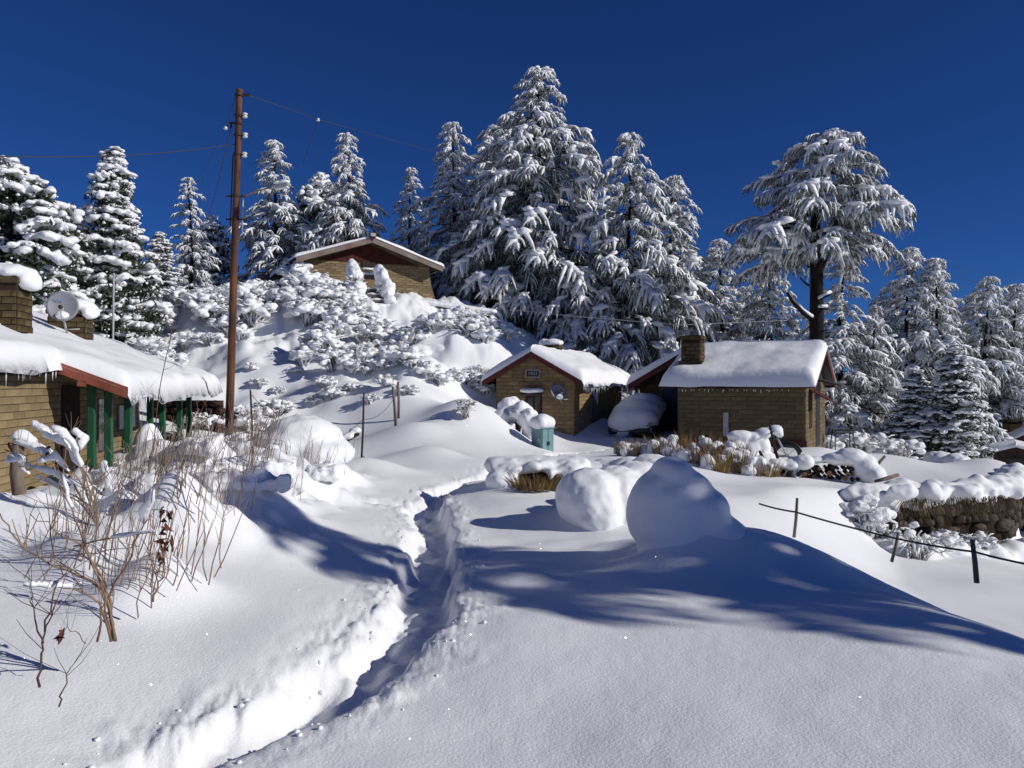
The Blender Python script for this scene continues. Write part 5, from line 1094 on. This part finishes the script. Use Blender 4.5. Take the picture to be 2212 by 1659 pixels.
for i, (px, py, Y, h, sp, lb) in enumerate(((1985, 1075, 15.55, .55, .35, 'brown dry grass hanging on the left half of the stone wall'), (2060, 1072, 15.9, .6, .4, 'brown dry grass hanging on the middle of the stone wall'), (2130, 1068, 16.5, .65, .35, 'grey-brown dry grass hanging on the right half of the stone wall'), (2170, 1035, 17.7, .7, .3, 'golden dry grass on the right corner of the stone wall'))):
    tuss_thing('hanging_grass', lb, P(px, py, Y-.12), tussock(40+i, 170, h*.8, sp*1.2, .006, .9, True), 'deadgrass', 0)
# ------------------------------------------------------------------ shrubs: right side
SW = shrub_data(350, 46, 1.0, .8, .9, 8, .95, .009)
p = P(1985, 1195, 14.6); p[2] = gz(p[0], 14.6); shrub_thing('weeping_shrub', SW, p, 'pinkish weeping twig shrub draped down before the stone wall', None, 'cane', .3, (.75, .75, .8))
p = P(1872, 1115, 14.9); p[2] = gz(p[0], 14.9)-.05; shrub_thing('arched_shrub', shrub_data(351, 34, 1.1, .7, 1.2, 26, .8), p, 'arching bare shrub loaded with snow at the left end of the stone wall', None, 'twig', 0, .8)
p = P(1915, 1135, 15.1); p[2] = gz(p[0], 15.1); shrub_thing('dark_shrub', shrub_data(352, 60, .8, .5, .3, 3, .5), p, 'dark leafless shrub in the hollow at the foot of the stone wall', None, 'soil', 0, .9)
for i, (px, Y, sc, lb) in enumerate(((1960, 15.2, .55, 'dark scrub against the left part of the stone wall'), (2045, 15.6, .5, 'dark scrub against the middle of the stone wall'), (2115, 16.0, .5, 'dark scrub against the right part of the stone wall'))):
    X = (px-1106)/FPX*Y; shrub_thing('dark_scrub', SH[i], (X, Y, gz(X, Y)), lb, None, 'soil', i, sc)
for i, (px, py, Y, s, lb) in enumerate(((2030, 1000, 22, .42, 'largest round snow-capped bush on the terrace at the right'), (2068, 1000, 21.5, .36, 'second round snow-capped bush at the right end of the terrace row'), (1995, 1000, 22.5, .22, 'small round snow-capped bush left of the largest one on the terrace'), (1972, 995, 23, .2, 'tiny snow-capped bush at the left end of the terrace row'))):
    c = P(px, py, Y); c[2] = gz(c[0], Y); t = thing('round_bush', lb, 'bush', c); d = shrub_data(360+i, 14, s*1.1, s, .3, 0, .5, .008); obj('twigs', d[0][0]+c, d[0][1], 'twig', t)
    merged_snow('snow', [(c+np.array((0, 0, s*.55)), (s, s*.9, s*.6)), (c+np.array((s*.5, 0, s*.45)), (s*.6, s*.7, s*.5)), (c+np.array((-s*.5, -.1, s*.35)), (s*.55, s*.6, s*.42))], t, .04, .03, 5)
for i, (px, py, Y, sc) in enumerate(((1790, 930, 26, .7), (1850, 945, 27, .9), (1900, 950, 27, .9), (1945, 965, 25.5, 1.0), (1760, 925, 27, .6))):
    p = P(px, py, Y); p[2] = gz(p[0], Y)-.05; shrub_thing('frosted_shrub', SH[i % 6], p, ['frosted shrub behind the metal stand', 'frosted shrub right of the metal stand', 'second frosted shrub right of the metal stand', 'largest pinkish frosted shrub left of the shaded bush-tree', 'small frosted shrub at the right wall of the red-gabled house'][i], 'frosted shrubs right of the houses', 'cane' if i % 2 else 'twig', i, sc)
# ------------------------------------------------------------------ far sheds at the right edge
def shed(name, label, FL, n, w, dep, z0, ze, zr, seed, bh=.1):
    h = House(name, label, FL, n, w, dep, z0, ze, zr, 'shed'); h.roof(.25, .2, .2, board='darkwood', bh=bh, snow=.2, seed=seed); h.wall.data.materials[0] = M['darkwood']; return h
p = P(2186, 1070, 21.5); s1 = shed('dark_shed', 'dark shed with a sloping snowy roof cut by the right edge', (p[0], p[1]), (-.75, -.66), 2.6, 3.0, -2.3, -.95, -.4, 61)
MB().box(s1.at(1.3, -.01, -1.7), (.35, .015, .6), (s1.r, s1.n, UP)).build('door', 'black', s1.t)
p = P(2150, 1003, 30); s2 = shed('small_shed', 'small dark shed with a curved snow roof behind the terrace corner', (p[0], p[1]), (-.5, -.86), 1.3, 1.6, -2.2, -.95, -.75, 63)
MB().box(s2.at(.65, -.01, -1.5), (.25, .015, .4), (s2.r, s2.n, UP)).build('door', 'black', s2.t)
p = P(2128, 985, 42); s3 = shed('far_house', 'shaded far house with a snowy roof and chimney at the right edge', (p[0], p[1]), (-.3, -.95), 5.0, 5, -4.2, -2.0, -.6, 65)
chimney(s3.t, P(2187, 935, 43), 0, .7, .6, -2, -.25, .1)
# ------------------------------------------------------------------ left garden
ps = P(35, 1140, 8.4)
gp = thing('garden_post', 'thick weathered wooden post with a snow cap before the left house wall', 'post', P(48, 1142, 8.4))
MB().tube(np.array([P(48, 1150, 8.4), P(44, 1080, 8.42), P(36, 1020, 8.45), P(40, 955, 8.5)]), (.075, .07, .066, .06), 9).build('trunk', 'greywood', gp, True)
merged_snow('snow', [(P(46, 945, 8.5), (.11, .1, .09)), (P(66, 955, 8.5), (.08, .08, .07))], gp, .022, .01)
sp2 = thing('tree_stump', 'short sawn stump topped with snow right of the weathered post', 'stump', P(80, 1155, 8.2))
MB().tube(np.array([P(80, 1165, 8.2), P(78, 1125, 8.2)]), (.075, .065), 9).build('stump', 'bark', sp2, True); merged_snow('snow', [(P(76, 1115, 8.2), (.10, .1, .09))], sp2, .022, .01)
def laden(name, label, Y, branches, m='cane', leaf=None, dy=.25, seed=0, base=None):
    """hand-laid shrub: branches [(points, r0, snow)] in picture positions round depth Y"""
    r = np.random.default_rng(seed); mb = MB(); sn = []
    first = np.array([P(*branches[0][0][0], Y)])[0]; t = thing(name, label, 'shrub', first)
    for (pts, r0, snw) in branches:
        o = r.normal()*dy*.5; q = np.array([P(a, b, Y + o*(i/max(1, len(pts)-1)) ) for i, (a, b) in enumerate(pts)])
        k = np.linspace(0, len(q)-1, 3*(len(q)-1)+1); q = np.stack([np.interp(k, np.arange(len(q)), q[:, j]) for j in range(3)], 1); q[1:-1] += r.normal(size=(len(q)-2, 3))*.006
        r0 = r0*.72; mb.tube(q, np.linspace(r0, r0*.35, len(q)), 5)
        for z in range(5):
            j = r.integers(len(q)//3, len(q)); d = np.array((r.normal()*.07, r.normal()*.06, .05+.05*r.random())); mb.tube(np.stack((q[j], q[j]+d, q[j]+d*1.6+np.array((0, 0, .02)))), (r0*.4, r0*.3, r0*.2), 3, cap=False)
        if snw:
            a = int(len(q)*(1-snw[1])); s_ = q[a:]; n = len(s_)
            if n > 2: w = snw[0]*(.5+.8*r.random(n))*np.sin(np.linspace(.5, 2.7, n)); sn.append(sweep(s_+UP*r0, w, w*1.15, SP))
    obj('stems', mb.v, mb.f, m, t, True)
    if leaf:
        V = []; F = []
        for (px, py) in leaf:
            for z in range(5):
                c = P(px+r.normal()*5, py+r.normal()*9, Y); a = r.normal(size=3)*.02; b = np.cross(a, r.normal(size=3)); b = b/(np.linalg.norm(b)+1e-9)*.013; n = len(V); V += [c-a, c+b, c+a-UP*.02, c-b]; F.append((n, n+1, n+2, n+3))
        obj('leaves', V, F, 'brown', t)
    if sn: V, F = cat(sn); o_ = obj('snow', V, F, 'tsnow', t, True); o_['kind'] = 'stuff'
    return t
laden('snow_laden_shrub', 'shrub with thick snow sausages along its branches before the left house door', 6.6,
  [([(215, 1140), (170, 1085), (120, 1050), (75, 1030)], .012, (.035, .5)), ([(215, 1140), (175, 1075), (150, 1020), (110, 985), (60, 965), (30, 955)], .012, (.05, .62)), ([(215, 1140), (190, 1070), (175, 1010), (140, 960), (100, 940), (68, 915)], .011, (.055, .6)),
   ([(215, 1140), (195, 1060), (165, 985), (150, 950), (110, 925)], .011, (.055, .55)), ([(215, 1140), (200, 1050), (170, 990), (180, 950), (155, 930)], .010, (.045, .45)), ([(190, 1060), (150, 1040), (105, 1020), (55, 1005)], .010, (.045, .8)), ([(205, 1100), (140, 1060), (80, 1035), (40, 1010)], .008, (.03, .3)), ([(200, 1080), (150, 1010), (120, 990), (80, 1000)], .009, (.05, .6)), ([(15, 1000), (35, 990), (55, 1005)], .006, (.05, 1))],
  leaf=[(25, 958), (110, 1000), (135, 975), (160, 960), (100, 985), (150, 1040), (190, 1010), (140, 1045)], seed=1)
laden('foreground_cane_shrub', 'large tan-stemmed bare shrub arching in the near left snow', 4.3,
  [([(243, 1385), (236, 1330), (228, 1280), (190, 1250), (120, 1225), (60, 1190), (20, 1150), (0, 1110)], .013, None), ([(243, 1385), (240, 1300), (225, 1265), (165, 1140), (150, 1080), (135, 1030)], .012, (.02, .3)), ([(240, 1385), (215, 1300), (160, 1270), (105, 1270), (50, 1265)], .010, (.03, .5)),
   ([(238, 1385), (228, 1290), (180, 1180), (110, 1140), (65, 1110)], .009, None), ([(232, 1270), (190, 1190), (180, 1110), (200, 1050)], .008, None), ([(235, 1290), (280, 1200), (310, 1130), (330, 1060)], .009, (.03, .4)), ([(210, 1385), (218, 1330), (228, 1290)], .010, None), ([(250, 1385), (236, 1310), (220, 1270)], .012, None), ([(170, 1240), (110, 1200), (50, 1200)], .006, None), ([(160, 1180), (240, 1160), (330, 1150)], .007, (.02, .5)), ([(165, 1200), (230, 1190), (300, 1180)], .006, None)],
  leaf=[(350, 1180), (358, 1140), (352, 1120), (345, 1210)], seed=2, dy=.5)
laden('foreground_twig', 'forked bare twig standing in the snow at the bottom left', 3.35, [([(86, 1485), (92, 1420), (96, 1370), (108, 1330), (120, 1305)], .008, None), ([(94, 1390), (80, 1350), (72, 1300), (66, 1260)], .006, None), ([(97, 1365), (112, 1300), (130, 1240), (140, 1200)], .006, None)], m='twig', seed=3, dy=.1)
laden('foreground_twig', 'single thin twig leaning right in the snow below the forked one', 3.1, [([(127, 1527), (138, 1490), (148, 1455), (155, 1440)], .005, None)], m='twig', seed=4, dy=.05)
laden('foreground_twig', 'bent pinkish stem with a broken top right of the tan shrub', 5.0, [([(330, 1300), (342, 1260), (356, 1235)], .011, None), ([(325, 1265), (345, 1180), (360, 1110), (372, 1060)], .006, None), ([(335, 1240), (345, 1235), (358, 1238)], .009, None)], m='cane', leaf=[(345, 1165), (362, 1190), (365, 1160), (352, 1100), (368, 1110)], seed=5, dy=.05)
laden('foreground_twig', 'wilted drooping flower stem left of the tan shrub base', 4.2, [([(185, 1390), (160, 1365), (140, 1355), (128, 1370)], .004, None)], m='cane', leaf=[(128, 1372)], seed=6, dy=.05)
laden('tall_bramble', 'tall thorny cane rising in front of the verandah roof', 9.0, [([(310, 1060), (330, 960), (345, 850), (360, 770), (375, 700), (385, 640)], .010, None), ([(345, 860), (325, 850), (315, 845)], .004, None), ([(352, 800), (380, 790), (395, 800)], .003, None), ([(365, 740), (345, 735), (335, 730)], .003, None)], m='twig', seed=7, dy=.3)
laden('snow_cane', 'upright stalk cased in a thick snow plug before the green posts', 7.6, [([(238, 1130), (235, 1080), (228, 1040), (225, 1000)], .010, (.075, .8)), ([(228, 1030), (222, 960), (215, 900)], .006, None)], m='twig', seed=8, dy=.1)
# rows of bare stems in the snow
def stems(seed, n, h, sp, lean=(.12, .0), r0=.006):
    r = np.random.default_rng(seed); mb = MB(); sn = []
    for i in range(n):
        b = np.array((r.normal()*sp*.45, r.normal()*sp*.35, -.1)); l = h*r.uniform(.5, 1.1); d = np.array((lean[0]+r.normal()*.16, lean[1]+r.normal()*.16, 1.)); d /= np.linalg.norm(d)
        q = b+d*np.linspace(0, 1, 5)[:, None]*l + r.normal(size=(5, 3))*.006; mb.tube(q, np.linspace(r0, r0*.5, 5), 4, cap=False)
        if r.random() < .7: j = r.integers(2, 4); e = q[j]+(d+r.normal(size=3)*.4)*l*.35; mb.tube(np.stack((q[j], e)), (r0*.6, r0*.3), 3, cap=False)
    return (np.array(mb.v), mb.f)
def bed_snow(seed, sp, h):
    r = np.random.default_rng(seed); bl = []
    for k in range(12):
        s = r.uniform(.035, .075); q = (r.normal()*sp*.55, r.normal()*sp*.5); z = r.uniform(-.04, .08)*h; bl.append(((q[0], q[1], z), (s*r.uniform(1.2, 2.4), s*r.uniform(1.2, 2.0), s*.55)))
        bl.append(((q[0], q[1], -.06), (s*1.8, s*1.8, .07)))
    o = merged_snow('tmpsnow', bl, None, .022, .03, 9, 'tsnow', 4, seed); me = o.data; bpy.data.objects.remove(o); return me
ST = [stems(400+i, 13+3*(i % 3), .50+.08*(i % 3), .42, (.2, -.05), .0042) for i in range(5)]
BS = [bed_snow(430+i, .32, .6) for i in range(5)]
row = BED
ordn = ['first', 'second', 'third', 'fourth', 'fifth', 'sixth', 'seventh', 'eighth', 'ninth', 'tenth', 'eleventh', 'twelfth', 'thirteenth', 'fourteenth', 'fifteenth', 'sixteenth', 'seventeenth', 'eighteenth', 'nineteenth', 'twentieth', 'twenty-first', 'twenty-second', 'twenty-third', 'twenty-fourth', 'twenty-fifth', 'twenty-sixth', 'twenty-seventh', 'twenty-eighth', 'twenty-ninth', 'thirtieth']
srt = sorted(range(len(row)), key=lambda i: row[i][0])
for i, (px, py, Y) in enumerate(row):
    X = (px-1106)/FPX*Y; p = np.array((X, Y, gz(X, Y))); lb = f'clump of bare upright stems in the snowy garden bed, {ordn[srt.index(i)]} from the left'
    t = thing('bare_stem_clump', lb, 'shrub', (0, 0, 0), 'bare stem clumps in the garden bed'); d = ST[i % 5]; st_ = obj('stems', d[0], d[1], 'cane' if i % 4 == 0 else 'paletwig', t, True); st_['kind'] = 'stuff'; 
    if Y > 7.7: sn_ = bpy.data.objects.new('snow', BS[i % 5]); COL.objects.link(sn_); sn_.parent = t
    t.location = tuple(p); t.rotation_euler = (0, 0, (i*1.7) % .8-.4); s = 1.0+.25*((i*7) % 5)/5; t.scale = (s, s, s)
for i, (px, py, Y) in enumerate(((1240, 1310, 0), )): pass
# snow domes in the garden and before the verandah
for i, (bl, lb) in enumerate(([[(652, 12.6, -.06, (.62, .6, .34)), (612, 12.4, -.12, (.62, .55, .28)), (690, 12.5, -.14, (.55, .6, .26))], 'big round snow dome over a bush at the end of the garden bed'],
                               [[(322, 13.6, .30, (.26, .28, .62)), (300, 13.3, .10, (.6, .5, .42)), (375, 13.4, .02, (.8, .6, .36)), (340, 13.2, .1, (.5, .5, .5))], 'cone-shaped snow-plastered bush before the verandah posts'])):
    q = []
    for (px, Y, dz, rr) in bl: X = (px-1106)/FPX*Y; q.append(((X, Y, gz(X, Y)+dz), rr))
    mound('snow_mound', q, lb, .035, .03, 3.5, 30+i, 12)
for i, (px, py, Y, sc, lb) in enumerate(((318, 985, 13.3, .6, 'twiggy bush breaking through the cone of snow by the verandah'), (520, 945, 17.2, .6, 'twiggy snow-dusted bush at the foot of the rusty pole'), (560, 960, 17.6, .6, 'snow-dusted bush just right of the rusty pole foot'), (475, 985, 16.8, .5, 'small snow-dusted bush left of the rusty pole foot'), (500, 1040, 12.2, .55, 'snowy bush in the garden below the pole'), (270, 1030, 13.0, .4, 'brown-leaved bush by the verandah floor'))):
    p = P(px, py, Y); p[2] = gz(p[0], Y); shrub_thing('twiggy_bush', SH[(i+2) % 6], p, lb, None, 'twig', i*1.3, sc, 'bush')
# things by the verandah
rb = P(368, 968, 18.4); rb[2] = gz(rb[0], 18.4); rt = thing('red_bundle', 'red cloth bundle dusted with snow on the ground by the far verandah posts', 'bundle', rb)
V, F = LUMPS[2]; obj('cloth', V*np.array((.28, .2, .2))+rb+UP*.08, F, 'red', rt, True); V, F = LUMPS[3]; obj('snow', V*np.array((.2, .16, .10))+rb+UP*.24, F, 'tsnow', rt, True)
bk = La(2.2, -.5, .08); bt = thing('plastic_tub', 'dark teal plastic tub standing against the left house wall', 'tub', bk)
MB().lathe(bk, UP, [(.14, 0), (.19, .26), (.20, .27), (.18, .27), (.13, .03)], 16).build('tub', 'tealdark', bt, True); V, F = LUMPS[1]; obj('snow', V*np.array((.16, .16, .07))+bk+UP*.22, F, 'tsnow', bt, True)
# ------------------------------------------------------------------ dark wall and brush behind the verandah
dw = thing('dark_retaining_wall', 'dark red-brown retaining wall at the hill foot behind the verandah', 'wall', P(400, 945, 20.6)); rg = random.Random(3)
a = P(335, 940, 20.9); b = P(480, 940, 20.4); d_ = b-a; d_[2] = 0; Ls = np.linalg.norm(d_); d_ /= Ls; n_ = np.array((d_[1], -d_[0], 0)); zz0 = min(gz(a[0], a[1]), gz(b[0], b[1]))-.1
MB().box((a+b)/2*np.array((1, 1, 0))+UP*(zz0+.45), (Ls/2, .06, .45), (d_, n_, UP)).build('wall_core', 'soil', dw)
DM = raw_mesh('stone', np.asarray(SM[0].vertices[0].co)*0+np.array([v.co[:] for v in SM[2].vertices]), np.array([tuple(p.vertices) for p in SM[2].polygons]), 'darkstone')
for row_ in range(5):
    u = rg.uniform(-.1, .05)
    while u < Ls:
        w_ = rg.uniform(.2, .36); o = bpy.data.objects.new('stone', DM); COL.objects.link(o); o.parent = dw
        p = np.array((a[0], a[1], 0))+d_*(u+w_/2)+n_*.06+UP*(zz0+.1+row_*.18); o.location = tuple(p-org(dw)); o.rotation_euler = (0, 0, math.atan2(d_[1], d_[0])); o.scale = (w_*1.05, .3, .19); u += w_
# ------------------------------------------------------------------ shrubs on the hill
zones = [('dense snowy crest shrub between pole and hilltop house', [(520, 605), (550, 590), (585, 600), (620, 590), (560, 640), (600, 635), (645, 615), (535, 670), (580, 680), (625, 665), (665, 640), (505, 640), (640, 590), (610, 610), (570, 615), (650, 680), (545, 700)], 1.1),
         ('snowy crest shrub left of the pole', [(350, 690), (385, 665), (420, 640), (455, 625), (485, 620), (400, 700), (440, 680), (475, 670), (370, 640), (430, 610), (335, 720), (410, 725), (465, 705), (345, 650), (495, 655)], 1.1),
         ('snowy slope shrub below the hilltop house', [(690, 625), (700, 660), (730, 640), (735, 680), (760, 670), (700, 700), (745, 720), (780, 700), (765, 740), (800, 725), (670, 700), (660, 745), (715, 735), (690, 760), (725, 705), (750, 655), (785, 745), (640, 715), (830, 735)], 1.0),
         ('low twiggy shrub mid-hillside', [(740, 770), (780, 780), (820, 770), (860, 755), (700, 770), (850, 790), (790, 810), (890, 745), (720, 800), (760, 805), (830, 800), (660, 790)], .75),
         ('frosty hillside shrub right of the steps', [(960, 700), (995, 690), (1030, 700), (1065, 715), (1095, 735), (1010, 725), (1050, 740), (935, 715)], .8),
         ('snow-hung shrub on the bank below the snow shelf', [(895, 800), (920, 815), (950, 830), (985, 820), (1015, 835), (1045, 850), (1035, 815), (880, 785), (1060, 830)], .6),
         ('half-buried shrub on the left hill flank', [(300, 755), (330, 770), (400, 760), (450, 745), (490, 720), (360, 800), (520, 735)], .85),
         ('dark brush under the snow lip at the hill foot', [(430, 925), (455, 930), (520, 915), (560, 905), (595, 900), (540, 930), (610, 940), (640, 950)], .65)]
zones.append(('little snow-choked tuft on the lower hillside', [(640, 805), (700, 835), (600, 850), (760, 845), (830, 835), (560, 835), (680, 872), (720, 860), (800, 870), (620, 890), (540, 800), (880, 850)], .42))
protos = {}
for zi, (lb, pts, sc) in enumerate(zones):
    if zi < 3: pts = [p for j, p in enumerate(pts) if j % 3 != 2]
    order = sorted(range(len(pts)), key=lambda i: pts[i])
    for k, i in enumerate(order):
        px, py = pts[i]; g_ = G(px, py, 15)
        if g_[1] > 45: g_ = at(px, 31)
        key = (zi*5+i) % 6; m = 'twig' if zi not in (7,) else 'soil'
        label = f'{lb}, {ordn[k]} from the left'; s = sc*(.8+.4*((i*37) % 10)/10)
        if (key, m) in protos: copy_thing(protos[(key, m)], g_-UP*.05, i*1.1, (s, s, s*.9), label, 'shrub', lb.split(',')[0].replace('shrub', 'shrubs')[:60], 'snowy_shrub')
        else: protos[(key, m)] = shrub_thing('snowy_shrub', SH[key], g_-UP*.05, label, lb.split(',')[0].replace('shrub', 'shrubs')[:60], m, i*1.1, s)
# two snow-draped bushes at the steps, bushes by the box, bush patch
for nm, bl, lb, tw in (('draped_bush', [(P(765, 600, 32.0), (.36, .35, .55)), (P(770, 625, 31.6), (.4, .4, .35)), (P(760, 580, 32.1), (.24, .25, .35)), (P(780, 650, 31.2), (.35, .35, .25))], 'tall snow-draped bush left of the stair below the hilltop house', .9),
                       ('draped_bush', [(P(826, 605, 32.0), (.28, .3, .5)), (P(838, 625, 31.7), (.3, .35, .4)), (P(818, 590, 32.1), (.2, .2, .35)), (P(842, 650, 31.3), (.25, .3, .2))], 'snow-draped bush right of the stair below the hilltop house', .7),
                       ('draped_bush', [(P(1100, 885, 22.2), (.35, .35, .33)), (P(1128, 895, 21.8), (.34, .35, .33)), (P(1145, 915, 21.4), (.3, .3, .42)), (P(1085, 905, 22.0), (.35, .4, .3)), (P(1152, 940, 21.2), (.22, .25, .25)), (P(1110, 868, 22.3), (.2, .2, .16))], 'snow-draped bush leaning on the front of the brick hut behind the teal cabinet', .8),
                       ('leafy_bush', [(P(985, 925, 20.6), (.32, .3, .22)), (P(1015, 935, 20.4), (.3, .3, .25)), (P(1000, 955, 20.2), (.4, .3, .2)), (P(1035, 965, 20.0), (.25, .25, .14))], 'leafy bush poking through the snow left of the teal cabinet', .55)):
    c = bl[0][0].copy(); c = np.array((np.mean([b[0][0] for b in bl]), np.mean([b[0][1] for b in bl]), 0)); c[2] = gz(c[0], c[1]); t = thing(nm, lb, 'bush', c); d = shrub_data(500+len(lb), 40, tw, tw*.5, .4, 6, .6); obj('twigs', d[0][0]+c+np.array((0, -.12, .05)), d[0][1], 'twig' if nm == 'draped_bush' else 'grass', t)
    merged_snow('snow', bl, t, .05, .07, 4.5, smooth=2, seed=len(lb)); V, F = d[1]; obj('twig_snow', V+c+np.array((0, -.12, .05)), F, 'tsnow', t, True)
# ledge right of the hilltop house, snow ledge above the brick hut
lw = thing('stone_ledge', 'low dark stone ledge under a snow lip right of the hilltop house', 'wall', P(950, 668, 34)); rg = random.Random(8)
for i in range(22):
    t = i/21; px = 905+t*150; py = 661+t*26; p = P(px, py, 33.6+t*.6); o = bpy.data.objects.new('stone', SM[i % 6]); COL.objects.link(o); o.parent = lw; o.location = tuple(p-org(lw)); o.scale = (.22, .4, .17+.1*rg.random()); o.rotation_euler = (0, 0, rg.random())
merged_snow('snow_lip', [(P(890+t*170, 650+t*24, 33.7+t*.6), (.3, .35, .14)) for t in np.linspace(0, 1, 18)], lw, .05, .02, 4)
mound('snow_mound', [(P(905, 765, 26.2), (.55, .6, .32)), (P(950, 762, 26.5), (.6, .7, .3)), (P(1000, 768, 26.8), (.6, .7, .3)), (P(1050, 772, 27.1), (.6, .7, .28)), (P(1085, 778, 27.4), (.4, .6, .25))], 'broad snow shelf overhanging the bank left of the brick hut', .06, .04, 3, 9, 10)
# bird prints and small dimples are pressed in near the path: tiny crumbs of snow thrown out of the trench
r = np.random.default_rng(60); pr = []
for i in range(100):
    t = r.random()*7+1.5; k = int(t); f = t-k; p = PATH[k]*(1-f)+PATH[k+1]*f; side = 1 if r.random() < .5 else -1; p = p+np.array((side*(.28+.35*r.random()**2), r.normal()*.1)); s = r.uniform(.004, .017)
    V0, F0 = LUMPS2[r.integers(6)]; pr.append((V0*np.array((s, s, s*.8))+np.array((p[0], p[1], float(H(np.array([p[0]]), np.array([p[1]]))[0])+s*.2)), F0))
V, F = cat(pr); o = obj('snow_crumbs', V, F, 'snow', None, True); tag(o, 'crumbs of snow scattered along the trodden path', 'snow', None, 'stuff')
